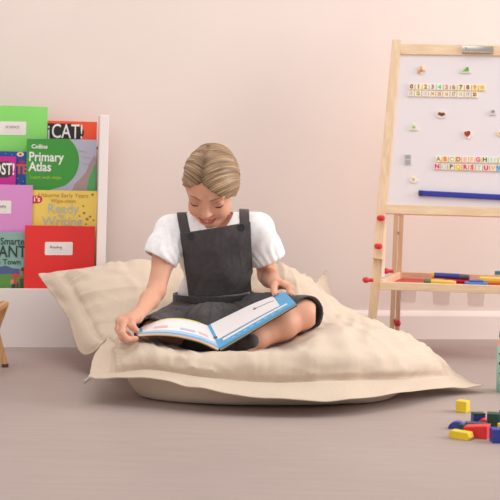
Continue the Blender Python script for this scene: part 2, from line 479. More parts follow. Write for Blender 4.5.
printed(r, L, [(28, 139.2)] + [(53 + 27 * math.cos(a), 161 + 28 * math.sin(a)) for a in np.linspace(-0.92, 1.1, 24)] + [(50, 190.5), (28, 190)], g_m, 'atlas_panel')
printed(r, L, [(73, 192), (76, 184), (82, 178), (87, 172), (91, 162), (95, 155), (97, 158), (97, 192)], plain('map_brown', 178, 152, 150), 'map_print', 0.0001)
printed(r, L, [(88, 192), (89, 182), (92, 174), (95, 166), (97, 162), (97, 192)], plain('map_green', 92, 176, 104), 'map_print', 0.0004)
for a in ((79, 150, 88, 152), (82, 156, 93, 158), (84, 163, 90, 164.5)):
    printed(r, L, [(a[0], a[1]), (a[2], a[3]), (a[2], a[3] + 0.5), (a[0], a[1] + 0.5)], plain('map_line', 150, 150, 180), 'map_print', 0.0004)
T(r, L, 'Collins', 40.5, 147, 4.2, white_ink, s, bold=0.0005)
T(r, L, 'Primary', 47.3, 157.5, 9.6, white_ink, s, bold=0.0008, sx=0.84)
T(r, L, 'Atlas', 41.5, 167.3, 9.6, white_ink, s, bold=0.0008, sx=0.84)
T(r, L, 'Learn with maps', 47.5, 177.6, 3.4, plain('lime_ink', 190, 214, 60), s)
# ---- third row
r, L, s, w = book('activity_book', 32, 97.5, 190.5, 4.034, 0.29, (247, 214, 104), 'yellow wipe-clean writing activity book above the red exercise book', 'activity book', thick=0.006, group='books on the display shelf')
gold = plain('gold_ink', 190, 140, 60)
T(r, L, 'Usborne Early Years', 64, 195.5, 4.4, gold, s)
T(r, L, 'Wipe-clean', 64, 201, 4.0, gold, s)
grey_ink = plain('silver_ink', 186, 196, 186)
T(r, L, 'Ready', 64, 209, 9.4, grey_ink, s, bold=0.0003)
T(r, L, 'for', 63, 215.5, 4, grey_ink, s)
T(r, L, 'Writing', 63.5, 221.5, 9.4, grey_ink, s, bold=0.0003)
printed(r, L, [(32, 196)] + [(px, py) for px, py in circ(39, 199.5, 4.5, 4, 12, -PI / 2, PI / 2)] + [(32, 203.5)], plain('red_print', 214, 50, 40), 'series_flash')
T(r, L, "1's", 37.5, 199.5, 5, white_ink, s, bold=0.0006)
for cx, cy, rr in ((93, 194.5, 1.5), (84, 206, 1.1), (80.5, 216, 1.0), (85, 213, 1.4), (88, 219, 1.6), (91, 216.5, 1.3), (94.5, 220, 1.1), (87, 224, 1.0)):
    printed(r, L, circ(cx, cy, rr, rr * 0.8, 10), plain('olive_print', 142, 130, 52), 'leaf_print')
r, L, s, w = book('exercise_book', -37, 33, 184.5, 4.026, 0.297, (222, 146, 206), 'lilac exercise book with a white name label', 'exercise book', thick=0.004, group='books on the display shelf')
sticker(r, L, -14, 200.5, 12, 213.5, '', s)
T(r, L, 'Maths', 2.5, 206.3, 2.8, plain('label_ink', 120, 90, 100), s)
# ---- bottom row
r, L, s, w = book('picture_book', -45, 27.5, 232, 4.008, 0.28, (138, 178, 166), 'teal picture book with dark GIANT lettering over painted hills', thick=0.006, group='books on the display shelf')
dk = plain('slate_ink', 44, 60, 60)
T(r, L, 'The Smartest', 8, 241.5, 7.2, dk, s, bold=0.0004, sx=0.85)
T(r, L, 'GIANT', 6.5, 252, 12.4, dk, s, bold=0.0006, sx=0.8)
T(r, L, 'in Town', 9, 262, 5.6, dk, s, bold=0.0003)
printed(r, L, [(-45, 272), (-20, 268), (-8, 270), (2, 266.5), (7, 265.5), (13, 268), (18, 268.5), (24, 270), (27.3, 271), (27.3, 278), (-45, 278)], plain('hill_blue', 78, 94, 142), 'hill_print')
printed(r, L, [(-45, 274), (0, 274.5), (10, 273.5), (20, 276), (27.3, 275), (27.3, 290), (-45, 290)], plain('meadow_green', 96, 142, 66), 'meadow_print', 0.0004)
for x0, y0, x1, y1, c in ((13, 274, 20, 277.5, (204, 70, 66)), (15, 277.5, 18, 284, (204, 70, 66)), (12, 280, 15, 285, (180, 160, 120)), (20.5, 270, 24.5, 276, (160, 130, 96)), (18, 283, 20, 289, (90, 60, 50)), (21, 279, 26, 288, (52, 84, 54)), (13, 284, 17, 289, (70, 62, 56)), (22, 268, 26, 271, (90, 70, 52))):
    printed(r, L, [(x0, y0), ((x0 + x1) / 2, y0 - 0.7), (x1, y0), (x1, y1), (x0, y1)], plain('print_%d_%d' % (x0, y0), *c), 'village_print', 0.0007)
r, L, s, w = book('exercise_book', 26, 95.3, 225.8, 3.998, 0.21 + 0.03, (232, 48, 44), 'red exercise book with a white name label, behind the cushion corner', 'exercise book', thick=0.004, group='books on the display shelf')
sticker(r, L, 46, 242, 73.5, 255, '', s)
T(r, L, 'Reading', 57, 247.2, 2.8, plain('label_ink', 120, 90, 100), s)
# ================================================================ easel
pine_m = bpy.data.materials.new('pine_wood'); pine_m.use_nodes = True
def _pine(m, c0, c1, sc=(30, 30, 2.2)):
    nt = m.node_tree; N, L = nt.nodes, nt.links
    b = N['Principled BSDF']; b.inputs['Roughness'].default_value = 0.5
    tc = N.new('ShaderNodeTexCoord'); mp = N.new('ShaderNodeMapping'); mp.inputs['Scale'].default_value = sc
    L.new(tc.outputs['Object'], mp.inputs[0])
    n = N.new('ShaderNodeTexNoise'); n.inputs['Scale'].default_value = 3; n.inputs['Detail'].default_value = 5; n.inputs['Distortion'].default_value = 0.8
    L.new(mp.outputs[0], n.inputs['Vector'])
    r = N.new('ShaderNodeValToRGB'); r.color_ramp.elements[0].position = 0.3; r.color_ramp.elements[1].position = 0.7
    r.color_ramp.elements[0].color = c0; r.color_ramp.elements[1].color = c1
    L.new(n.outputs['Fac'], r.inputs[0]); L.new(r.outputs[0], b.inputs['Base Color'])
_pine(pine_m, rgb(228, 194, 156), rgb(243, 216, 182))
pineh_m = bpy.data.materials.new('pine_wood_rail'); pineh_m.use_nodes = True
_pine(pineh_m, rgb(228, 194, 156), rgb(243, 216, 182), (2.2, 30, 30))
red_m = plain('red_plastic', 214, 44, 50, 0.3)
board_m = mat('whiteboard', rgb(236, 226, 228), 0.25)
steel_m = mat('steel', rgb(190, 180, 172), 0.3, metal=0.9)
clear_m = mat('clear_plastic', rgb(250, 240, 230), 0.3)
clear_m.node_tree.nodes['Principled BSDF'].inputs['Alpha'].default_value = 0.13

AL = math.radians(6)
Rv = Vector((math.cos(AL), -math.sin(AL), 0))
A0 = P(371, 356, 3.9); A0.z = 0.0
T0 = P(397, 40, 4.06)
Nv = Rv.cross(T0 - A0).normalized()          # points away from the camera
if Nv.y < 0: Nv = -Nv
Uv = Nv.cross(Rv).normalized()
if Uv.z < 0: Uv = -Uv
EM = Matrix((Rv, Nv, Uv)).transposed()          # columns: right, back, up along the board
def E(px, py, d=0.0):
    "point of the front plane under a pixel, d behind it"
    o = Vector((0, 0, HC)); r = P(px, py, 1.0) - o
    t = (A0 - o).dot(Nv) / r.dot(Nv)
    return o + r * t + Nv * d
easel = empty('easel', A0, label='pine children\'s easel with whiteboard, red knobs and a paint tray', cat='easel')
def EB(mb, name, m, smooth=False, parent=None):
    bmesh.ops.translate(mb.bm, vec=-A0, verts=mb.bm.verts)
    return mb.build(name, m, easel if parent is None else parent, smooth)
def lerp(a, b, t): return a + (b - a) * t
# plane frame coordinates (u right, v up) from A0
def uv(p): q = p - A0; return Vector((q.dot(Rv), q.dot(Uv)))
def pt(u, v, d=0.0): return A0 + Rv * u + Uv * v + Nv * d
clip_u = uv(E(477, 50)).x
top_v = uv(E(397, 40)).y
uL0, uL1 = uv(E(388, 150)).x, uv(E(391, 100)).x
# left leg runs from foot (u=fu) to top (u=tu)
tu = uv(E(397, 42)).x; fu = uv(E(372.5, 330)).x - 0.01
def leg_u(v): return fu + (tu - fu) * v / top_v
Wm = lambda u: 2 * clip_u - u                 # mirror across the board's middle
LW = 0.029
for sgn in (0, 1):
    X = (lambda u: u) if sgn == 0 else Wm
    m = MB(); vs = uv(E(373, 259)).y
    m.beam(pt(X(leg_u(vs)), vs, 0.0), pt(X(leg_u(top_v)), top_v, 0.0), LW, 0.02, 0.002, up=Nv)
    leg = EB(m, 'front_leg', pine_m)
    ext = MB(); ext.beam(pt(X(leg_u(0) + 0.001) , 0.004, 0.021), pt(X(leg_u(vs + 0.16) + 0.001), vs + 0.16, 0.021), LW * 0.9, 0.018, 0.002, up=Nv)
    EB(ext, 'leg_extension', pine_m)
    for (kx, ky) in ((379, 219), (376.5, 247)):
        q = uv(E(kx, ky)); k = MB()
        c = pt(X(leg_u(q.y)), q.y, 0)
        k.cyl(c, c - Nv * 0.022, 0.005); k.lathe([(0, -0.009), (0.008, -0.008), (0.0125, -0.003), (0.0125, 0.003), (0.008, 0.008), (0, 0.009)], c - Nv * 0.024)
        EB(k, 'knob', red_m, True)
for sgn in (0, 1):
    X = (lambda u: u) if sgn == 0 else Wm
    m = MB(); q0, q1 = uv(E(382.8, 277)), uv(E(386.8, 168))
    m.beam(pt(X(q0.x), q0.y, 0.012), pt(X(q1.x), q1.y, 0.012), 0.009, 0.012, 0.001, up=Nv)
    EB(m, 'lit_edge_strip', mat('lit_edge_pine', rgb(250, 234, 216), 0.5, var=0.03, vscale=20))  # paler pine strip added to stand in for the leg's lit inner edge
# board, bars
bl_b, bl_t = uv(E(390, 206)), uv(E(402, 55))
bt = uv(E(401, 44.5)).y; bt2 = uv(E(401, 55)).y; bb_t = uv(E(390, 204.7)).y; bb_b = uv(E(386, 214)).y
m = MB(); uA = leg_u(bt) + LW / 2
m.prism([(leg_u(bb_b) + 0.013, bb_b + 0.01), (Wm(leg_u(bb_b) + 0.013), bb_b + 0.01), (Wm(leg_u(bt) + 0.013), bt - 0.01), (leg_u(bt) + 0.013, bt - 0.01)], -0.004, 0.004, M=Matrix.Translation(A0) @ EM.to_4x4())
EB(m, 'whiteboard_panel', board_m)
m = MB(); m.box(leg_u(bt) + LW / 2 - 0.002, Wm(leg_u(bt) + LW / 2 - 0.002), -0.010, 0.010, bt2, bt, 0.0018, M=Matrix.Translation(A0) @ EM.to_4x4()); EB(m, 'top_bar', pineh_m)
m = MB(); m.box(leg_u(bb_b) + LW / 2 - 0.004, Wm(leg_u(bb_b) + LW / 2 - 0.004), -0.011, 0.010, bb_b, bb_t, 0.0018, M=Matrix.Translation(A0) @ EM.to_4x4()); EB(m, 'bottom_bar', pineh_m)
# paper clip on the top bar
c0, c1 = uv(E(461.5, 47)), uv(E(493, 55))
m = MB(); MM = Matrix.Translation(A0) @ EM.to_4x4()
m.box(c0.x, c1.x, -0.016, -0.0115, c1.y + 0.001, c0.y, 0.0015, M=MM)
m.cyl(MM @ Vector((c0.x + 0.004, -0.017, c1.y + 0.003)), MM @ Vector((c1.x - 0.004, -0.017, c1.y + 0.003)), 0.0025, seg=12)
for x in (c0.x + 0.012, c1.x - 0.012): m.cyl(MM @ Vector((x, -0.0165, c0.y - 0.007)), MM @ Vector((x, -0.0175, c0.y - 0.007)), 0.003, seg=14)
EB(m, 'paper_clip', steel_m, True)
# rear frame
zt = T0.z - 0.01
def rear(u, y): return A0 + Rv * u + Vector((Nv.x, Nv.y, 0)).normalized() * y
ur = (P(395, 300, 4.19) - A0).dot(Rv)
BK = Vector((-Rv.y, Rv.x, 0))
for sgn in (0, 1):
    u0 = ur if sgn == 0 else 2 * clip_u - ur
    foot = A0 + Rv * u0 + BK * 0.27; topp = A0 + Rv * (u0 + (0.012 if sgn == 0 else -0.012)) + BK * 0.185; topp.z = zt - 0.01
    m = MB()
    for dx in (-0.0085, 0.0085):
        m.beam(foot + Rv * dx + Vector((0, 0, 0.004)), topp + Rv * dx, 0.0145, 0.022, 0.0015, up=BK)
    EB(m, 'rear_leg', pine_m)
    for hz in (0.42, 0.36, 0.08):
        m = MB(); p = lerp(foot, topp, hz / topp.z)
        m.cyl(p - BK * 0.016, p + BK * 0.016, 0.0045, seg=14)
        EB(m, 'bolt', steel_m if hz > 0.1 else red_m, True)
    k = MB(); p = lerp(foot, topp, 0.075 / topp.z) - BK * 0.02 + Rv * 0.008
    k.lathe([(0, -0.010), (0.007, -0.009), (0.0105, -0.003), (0.0105, 0.003), (0.007, 0.009), (0, 0.010)], p); EB(k, 'knob', red_m, True)
m = MB(); a = A0 + Rv * ur + BK * 0.26; b = A0 + Rv * (2 * clip_u - ur) + BK * 0.26
a.z = b.z = 0.33
# tray
tz0, tz1 = 0.204, 0.232
uTL = (P(379.5, 285, 3.89) - A0).dot(Rv); uTR = 2 * clip_u - uTL
y0, y1 = -0.012, 0.262
TM = Matrix((Rv, BK, Vector((0, 0, 1)))).transposed().to_4x4(); TM.translation = A0
def tin(): return 0.048
m = MB(); m.box(uTL, uTR, y0, y0 + 0.013, tz0, tz1 - 0.004, 0.0015, M=TM); rail = EB(m, 'tray_rail', pineh_m)
m = MB(); m.box(uTL + 0.055, uTR - 0.055, y1 - 0.013, y1, tz0 + 0.006, tz1 + 0.004, 0.0015, M=TM); EB(m, 'tray_rail', pineh_m)
for sgn in (0, 1):
    m = MB(); X = (lambda u: u) if sgn == 0 else Wm
    a = TM @ Vector((X(uTL + 0.006), y0 + 0.006, (tz0 + tz1) / 2)); b = TM @ Vector((X(uTL + 0.062), y1 - 0.004, (tz0 + tz1) / 2 + 0.004))
    m.beam(a, b, tz1 - tz0 + 0.002, 0.012, 0.0015, up=Rv); EB(m, 'tray_rail', pineh_m)
m = MB(); m.prism([(uTL + 0.008, y0 + 0.008), (uTR - 0.008, y0 + 0.008), (uTR - 0.06, y1 - 0.008), (uTL + 0.06, y1 - 0.008)], 0.210, 0.216, M=TM @ Matrix(((1, 0, 0, 0), (0, 0, 1, 0), (0, 1, 0, 0), (0, 0, 0, 1))))
EB(m, 'tray_base', plain('tray_red', 206, 60, 62, 0.5))
for (kx, ky, Y, ax) in ((386, 271, 3.97, -1), (366, 280, 3.9, -1)):
    k = MB(); c = P(kx, ky, Y)
    k.ell(c, (0.011, 0.0095, 0.009)); k.cyl(c, c + Rv * 0.022, 0.0055, seg=14); EB(k, 'knob', red_m, True)
    k = MB(); c2 = c + Rv * 2 * (clip_u - (c - A0).dot(Rv))
    k.ell(c2, (0.011, 0.0095, 0.009)); k.cyl(c2, c2 - Rv * 0.022, 0.0055, seg=14); EB(k, 'knob', red_m, True)
# paint cups under the tray
for cx, cyb, Y in ((407.5, 302.5, 3.985), (441, 305, 3.985), (475.5, 306.5, 3.985)):
    b = P(cx, cyb, Y); m = MB()
    h = 0.2035 - b.z
    m.lathe([(0, 0), (0.021, 0.0), (0.024, 0.003), (0.028, h), (0.0268, h), (0.0228, 0.0045), (0.0, 0.0028)], b, seg=32)
    EB(m, 'paint_cup', clear_m, True)

# ---------------------------------------------------------------- magnets
def EMW(px, py, d): # world matrix for a magnet lying on the board
    M = EM.to_4x4(); M.translation = E(px, py, d); return M
tile_m = mat('tile_cream', rgb(247, 238, 222), 0.5)
tints = [(250, 236, 190), (247, 222, 200), (244, 226, 214), (236, 240, 208), (226, 240, 226), (250, 240, 204)]
inks = {'0': (90, 90, 70), '1': (130, 120, 50), '2': (150, 90, 50), '3': (200, 60, 110), '4': (120, 190, 150), '5': (220, 120, 110), '6': (130, 150, 60), '7': (90, 90, 90), '8': (150, 50, 50), '9': (210, 160, 70), '10': (224, 170, 60),
        '11': (170, 170, 80), '12': (100, 120, 40), '13': (190, 200, 190), '14': (220, 120, 70), '15': (210, 110, 50), '16': (200, 160, 130), '17': (190, 130, 100), '18': (200, 190, 190), '19': (180, 180, 190), '20': (170, 80, 30)}
px2m = 4.05 / F
def tile(ch, px, py, colr, tint, label, group, cat):
    name = 'number_tile' if cat == 'number magnet' else 'letter_tile'
    tm = mat('tile_%d_%d_%d' % tint, rgb(*tint), 0.5)
    m = MB(); hw = 3.05 * px2m
    m.box(-hw, hw, -0.0045, 0, -hw, hw, 0.0012)
    o = m.build(name, tm, None, label=label, cat=cat, group=group)
    o.matrix_world = EMW(px, py, -0.0042)
    c = mat('ink_%d_%d_%d' % colr, rgb(*colr), 0.6)
    text(ch, 0.0185 if len(ch) == 1 else 0.0155, c, o, Vector((0, -0.0046, 0)), name='numeral' if cat == 'number magnet' else 'letter', bold=0.0008, sx=1.0 if len(ch) == 1 else 0.72)
for i in range(11):
    t = tints[(i * 5 + 1) % 6] if i not in (9, 10) else (252, 226, 160)
    tile(str(i), 411.5 + i * 7.02, 87.3 + i * 0.1, inks[str(i)], t, 'number %d magnet tile in the upper number row' % i if False else 'square magnet tile showing the figure %d on the whiteboard' % i, 'number tiles on the whiteboard', 'number magnet')
for i in range(10):
    n = i + 11 if i > 0 else 11
    t = tints[(i * 3 + 2) % 6]
    tile(str(i + 11), 410.8 + i * 7.07, 94.0 + i * 0.13, inks[str(i + 11)], t, 'square magnet tile showing the figures %d on the whiteboard' % (i + 11), 'number tiles on the whiteboard', 'number magnet')
LC = {'A': (150, 150, 150), 'B': (220, 130, 60), 'C': (220, 190, 60), 'D': (190, 110, 40), 'E': (240, 180, 170), 'F': (236, 190, 150), 'G': (214, 90, 110), 'H': (30, 120, 50), 'I': (210, 200, 180), 'J': (200, 190, 170),
      'N': (204, 60, 90), 'O': (200, 214, 200), 'P': (50, 130, 50), 'Q': (226, 196, 60), 'R': (196, 70, 70), 'S': (206, 60, 60), 'T': (196, 200, 196), 'U': (206, 50, 70), 'V': (226, 190, 90), 'W': (60, 160, 210)}
for i, ch in enumerate('ABCDEFGHIJ'):
    t = {'B': (252, 216, 178), 'D': (252, 214, 178), 'F': (252, 226, 190), 'G': (250, 216, 214)}.get(ch, tints[(i * 5) % 6])
    tile(ch, 438.3 + i * 6.62, 159.6 + i * 0.1, LC[ch], t, 'square magnet tile with the capital letter %s on the whiteboard' % ch, 'letter tiles on the whiteboard', 'letter magnet')
for i, ch in enumerate('NOPQRSTUVW'):
    t = {'N': (252, 208, 206), 'Q': (252, 232, 170), 'R': (250, 212, 196), 'S': (250, 206, 200), 'U': (250, 204, 198), 'W': (150, 214, 240)}.get(ch, tints[(i * 5 + 3) % 6])
    tile(ch, 437.0 + i * 6.98, 166.9 + i * 0.22, LC[ch], t, 'square magnet tile with the capital letter %s on the whiteboard' % ch, 'letter tiles on the whiteboard', 'letter magnet')

def picture_magnet(px, py, label, base_pts, bc, marks):
    "base shape in pixel offsets; marks = list of (points, colour, name)"
    m = MB(); m.prism([(x * px2m, -y * px2m) for x, y in base_pts], -0.004, 0, bev=0.0006)
    o = m.build('picture_magnet', mat('mag_%d_%d_%d' % bc, rgb(*bc), 0.5), None, label=label, cat='magnet', group='picture magnets on the whiteboard')
    o.matrix_world = EMW(px, py, -0.0042)
    for k, (pts, c, nm) in enumerate(marks):
        q = MB(); q.prism([(x * px2m, -y * px2m) for x, y in pts], -0.0048 - 0.0004 * k, -0.0036)
        q.build(nm, mat('mag_%d_%d_%d' % c, rgb(*c), 0.5), o)
heart = [(0, 3.4), (-2.6, 0.8), (-3.2, -1.0), (-2.4, -2.4), (-1.1, -2.5), (0, -1.3), (1.1, -2.5), (2.4, -2.4), (3.2, -1.0), (2.6, 0.8)]
def sc(pts, k, dx=0, dy=0): return [(x * k + dx, y * k + dy) for x, y in pts]
oval = circ(0, 0, 4.6, 3.6, 20)
petal = [p for k in range(5) for p in [(4.4 * math.cos(k * 1.2566 - 0.6 + t), 4.4 * math.sin(k * 1.2566 - 0.6 + t)) if t else (2.2 * math.cos(k * 1.2566 - 0.6 - 0.63), 2.2 * math.sin(k * 1.2566 - 0.6 - 0.63)) for t in (0, -0.3, 0.3)]]
petal = [(r * math.cos(a), r * math.sin(a)) for a, r in [(2 * PI * k / 40, 3.5 + 1.3 * math.cos(5 * 2 * PI * k / 40)) for k in range(40)]]
picture_magnet(420.8, 70.5, 'peach flower-shaped magnet at the top corner of the whiteboard', petal, (244, 214, 186),
               [(circ(0.2, 0.6, 1.6, 1.6, 12), (206, 130, 84), 'flower_centre'), (circ(0, -2.6, 1.3, 1.0, 10), (226, 168, 120), 'petal_print'), (circ(-2.4, 1.6, 1.1, 0.9, 10), (200, 140, 110), 'petal_print'), (circ(2.6, 1.0, 1.1, 0.9, 10), (226, 168, 120), 'petal_print')])
picture_magnet(465.3, 70.5, 'green leaf-like magnet beneath the steel paper clip', [(-5.6, 3.2), (-4, 0.4), (-1, -1.2), (1.6, -4.2), (3.6, -3.6), (4.4, -0.4), (5.2, 3.2)], (214, 226, 196),
               [([(-3.6, 1.6), (-1, -0.2), (1.6, -3.0), (3.0, -2.0), (3.4, 1.4)], (122, 164, 92), 'leaf_print'), (circ(2.0, -1.4, 0.9, 0.9, 8), (90, 130, 60), 'leaf_print')])
picture_magnet(441.2, 114.8, 'brown heart-shaped animal picture magnet beneath the number tiles', sc(oval, 1.1), (244, 226, 216),
               [(circ(-1.6, -0.4, 1.9, 1.7, 12), (116, 66, 54), 'animal_print'), (circ(1.8, -0.2, 2.0, 1.6, 12), (134, 80, 66), 'animal_print'), (circ(0.4, 0.8, 1.4, 1.2, 10), (90, 54, 46), 'animal_print')])
picture_magnet(413.6, 128, 'small pale green peaked magnet near the board side, above the grey tab', [(0, -4.2), (3.2, -1.2), (4.4, 2.8), (-4.4, 2.8), (-3.0, -1.0)], (226, 232, 204),
               [(circ(0, -0.4, 1.8, 1.8, 12), (186, 204, 142), 'leaf_print'), (circ(0.3, -0.3, 0.7, 0.7, 8), (150, 176, 100), 'leaf_print')])
picture_magnet(467.3, 134.8, 'cream magnet with a red strawberry shape above the letters', [(-4.6, -2.6), (-1, -4.4), (4.4, -2.6), (4.8, 1.0), (1.6, 4.6), (-1.6, 3.4)], (248, 236, 212),
               [(sc(heart, 1.0, -0.2, -0.4), (176, 40, 44), 'fruit_print'), (circ(1.0, -2.6, 1.6, 0.8, 8), (110, 60, 40), 'stalk_print')])
picture_magnet(492.5, 112.8, 'small silvery grey creature magnet right of the brown one', [(-3.6, 2.6), (-2.8, -0.4), (0, -3.2), (2.4, -2.0), (3.4, 0.6), (3.0, 2.8)], (220, 212, 214),
               [(circ(0.2, -0.6, 1.8, 1.5, 12), (164, 156, 164), 'creature_print'), (circ(0.8, -1.0, 0.6, 0.6, 8), (100, 96, 104), 'creature_print')])
picture_magnet(407.8, 159.8, 'grey square-patterned tab magnet near the board side', [(-3.3, -5.0), (3.3, -5.0), (3.3, 5.0), (-3.3, 5.0)], (206, 200, 202),
               [([(-2.4, -4), (2.4, -4), (2.4, -0.8), (-2.4, -0.8)], (164, 160, 166), 'grey_print'), ([(-2.4, 0.8), (2.4, 0.8), (2.4, 4), (-2.4, 4)], (170, 166, 172), 'grey_print')])
picture_magnet(413.2, 180, 'cream rounded magnet just above the blue pointer', [(-3.4, 1.6), (-1.0, -3.6), (2.0, -2.6), (4.0, 1.4), (1.2, 3.4)], (246, 236, 212),
               [(circ(0.2, -0.6, 1.5, 1.4, 10), (222, 194, 140), 'creature_print'), (circ(0.4, 0.6, 0.6, 0.6, 8), (170, 130, 90), 'creature_print')])
picture_magnet(500.6, 134, 'yellow-edged magnet cut off by the photo edge, level with the strawberry one', sc(oval, 0.8), (246, 226, 180), [(circ(0, 0, 1.6, 1.4, 10), (214, 150, 90), 'creature_print')])
# blue magnetic strip
a, b = E(419, 193.5, -0.0097), E(524, 199, -0.0097)
m = MB(); m.beam((0, 0, 0), b - a, 0.0165, 0.010, 0.003, up=Nv)
o = m.build('pointer_stick', plain('royal_blue', 46, 54, 158, 0.35), label='long royal blue magnetic pointer across the foot of the whiteboard', cat='pointer'); o.location = a
m = MB(); dv = (b - a).normalized(); m.beam(-dv * 0.002, dv * 0.012, 0.0172, 0.0108, 0.003, up=Nv); m.build('end_cap', plain('navy_blue', 34, 40, 120, 0.35), o)

# ---------------------------------------------------------------- things in the tray
def marker(pa, pb, r, body, capc, tipc, label, name='marker_pen', f1=0.24, f2=0.88, up=0.0):
    a = PF(*pa, 0.2165 + r + up); b = PF(*pb, 0.2165 + r + up); d = b - a; ln = d.length; d.normalize()
    root = empty(name, a, label=label, cat='marker', group='markers in the easel tray')
    MB().cyl(d * ln * (f1 - 0.02), d * ln * (f2 + 0.02), r, seg=20, bev=r * 0.2).build('barrel', body, root, True)
    MB().cyl(d * 0.0, d * ln * f1, r * 1.08, seg=20, bev=r * 0.3).build('pen_cap', capc, root, True)
    MB().cyl(d * ln * f2, d * ln, r * 0.92, r * 0.8, seg=20, bev=r * 0.2).build('end_plug', tipc, root, True)
yel = plain('yellow_plastic', 244, 206, 70, 0.35); blu = plain('blue_plastic', 52, 72, 160, 0.35); rd2 = plain('crimson_plastic', 190, 34, 62, 0.35); gr = plain('dark_green_plastic', 96, 128, 84, 0.4); gry = plain('slate_plastic', 92, 92, 110, 0.4)
marker((432, 275.2), (469.5, 277.0), 0.0088, blu, yel, gry, 'thick blue marker with a yellow end lying at the back of the tray', f1=0.07, f2=0.72, up=0.0115)
marker((424, 281.5), (456, 283.2), 0.0085, yel, gr, yel, 'yellow marker with a green cap lying at the front of the tray')
marker((470, 281.4), (444, 280.6), 0.0065, rd2, rd2, rd2, 'slim crimson marker between the blue and yellow markers')
def bar(name, pts, z0, z1, m, label, cat, rot, hw, hd):
    c = PF(*pts, z0)
    q = MB(); q.box(-hw, hw, -hd, hd, 0, z1 - z0, 0.003)
    o = q.build(name, m, label=label, cat=cat); o.location = c; o.rotation_euler = (0, 0, rot); return o
o = bar('chalk_eraser', (476, 285.6), 0.2165, 0.2275, plain('sky_blue_plastic', 92, 146, 222, 0.4), 'pale blue board eraser lying at the front of the tray', 'eraser', -0.15, 0.034, 0.014)
q = MB(); q.box(-0.022, 0.022, -0.009, 0.009, 0.0, 0.006, 0.003); q.build('grip', plain('blue_grip', 66, 112, 200, 0.4), o, loc=(0, 0, 0.011))
bar('chalk_box', (496, 283.4), 0.2165, 0.2285, yel, 'flat yellow chalk box beneath another yellow box in the tray', 'box', -0.1, 0.05, 0.018)
o = bar('chalk_box', (494.5, 281.6), 0.2285, 0.2415, plain('amber_plastic', 250, 214, 92, 0.35), 'upper yellow chalk box resting on the flat yellow one', 'box', -0.2, 0.045, 0.018)
bar('chalk_box', (501, 277.5), 0.2165, 0.2375, plain('teal_plastic', 70, 130, 140, 0.4), 'teal box at the back of the tray behind the yellow boxes', 'box', 0.05, 0.02, 0.009)
# ================================================================ wooden blocks
def blockm(n, r, g, b): return mat('block_' + n, rgb(r, g, b), 0.45, var=0.06, vscale=40)
by, bred, bblu, bgrn = blockm('yellow', 240, 208, 48), blockm('red', 232, 48, 48), blockm('blue', 50, 66, 158), blockm('green', 30, 74, 62)
G = 'wooden blocks on the floor'
def block(px, py, w, d, h, rot, m, label, z=0.0):
    q = MB(); q.box(-w / 2, w / 2, -d / 2, d / 2, 0, h, 0.0012)
    o = q.build('toy_block', m, label=label, cat='toy block', group=G); o.location = PF(px, py, z); o.rotation_euler = (0, 0, rot); return o
R_ = math.radians
block(462.7, 411.6, 0.0265, 0.0265, 0.0265, R_(-30), by, 'yellow wooden cube standing apart from the heap of blocks')
# half disc (arch) block
def halfdisc(px, py, r, d, rot, m, label):
    q = MB(); q.prism([(r * math.cos(PI * k / 20), r * 0.85 * math.sin(PI * k / 20)) for k in range(21)], -d / 2, d / 2, bev=0.001)
    o = q.build('toy_block', m, label=label, cat='toy block', group=G); o.location = PF(px, py, 0); o.rotation_euler = (0, 0, rot); return o
halfdisc(457.5, 428.6, 0.0195, 0.02, R_(-20), bblu, 'blue half-round wooden block at the outer end of the heap')
block(462.3, 430.2, 0.016, 0.008, 0.0125, R_(-20), bgrn, 'small dark green block against the blue half-round block')
block(478, 423.5, 0.028, 0.022, 0.020, R_(8), blockm('navy', 44, 62, 140), 'blue cube with a green top at the back of the heap')
q = MB(); q.box(-0.014, 0.014, -0.011, 0.011, 0, 0.005, 0.001); o = q.build('toy_block', bgrn, label='thin green block lying on the blue cube at the back', cat='toy block', group=G); o.location = PF(478, 423.5, 0) + Vector((0, 0, 0.020)); o.rotation_euler = (0, 0, R_(8))
q = MB(); q.cyl((0, -0.012, 0.008), (0, 0.012, 0.008), 0.008, seg=28, bev=0.001); o = q.build('toy_block', bred, True and None, True, label='short red round block beside the dark green cube', cat='toy block', group=G); o.location = PF(483.3, 425.5, 0); o.rotation_euler = (0, 0, R_(-25))
block(476.5, 428.5, 0.05, 0.018, 0.014, R_(-4), blockm('teal', 62, 88, 112), 'teal flat block behind the red block')
block(493.3, 427.6, 0.0285, 0.0285, 0.033, R_(-12), bgrn, 'dark green upright cube behind the red and blue blocks')
# red wedge
q = MB(); q.prism([(-0.029, 0), (0.022, 0), (0.022, 0.0285), (-0.029, 0.022)], -0.017, 0.017, bev=0.0012)
o = q.build('toy_block', bred, label='big red wedge-shaped block in the middle of the heap', cat='toy block', group=G); o.location = PF(478.5, 437.0, 0); o.rotation_euler = (0, 0, R_(-24))
q = MB(); q.prism([(-0.022, 0), (0.02, 0), (0.024, 0.006), (0.02, 0.0165), (-0.022, 0.0165), (-0.026, 0.008)], -0.012, 0.012, bev=0.0012)
o = q.build('toy_block', by, label='yellow flat block lying before the blue half-round block', cat='toy block', group=G); o.location = PF(461.5, 438.6, 0); o.rotation_euler = (0, 0, R_(-36))
block(502.5, 442, 0.050, 0.03, 0.029, R_(4), bblu, 'big blue cube cut off by the photo edge, nearest of the heap')
block(503, 431.5, 0.02, 0.016, 0.018, R_(20), by, 'yellow block peeping out between green cube and blue cube')
block(507, 421.5, 0.03, 0.025, 0.025, R_(10), bblu, 'blue block half hidden behind the dark green cube')

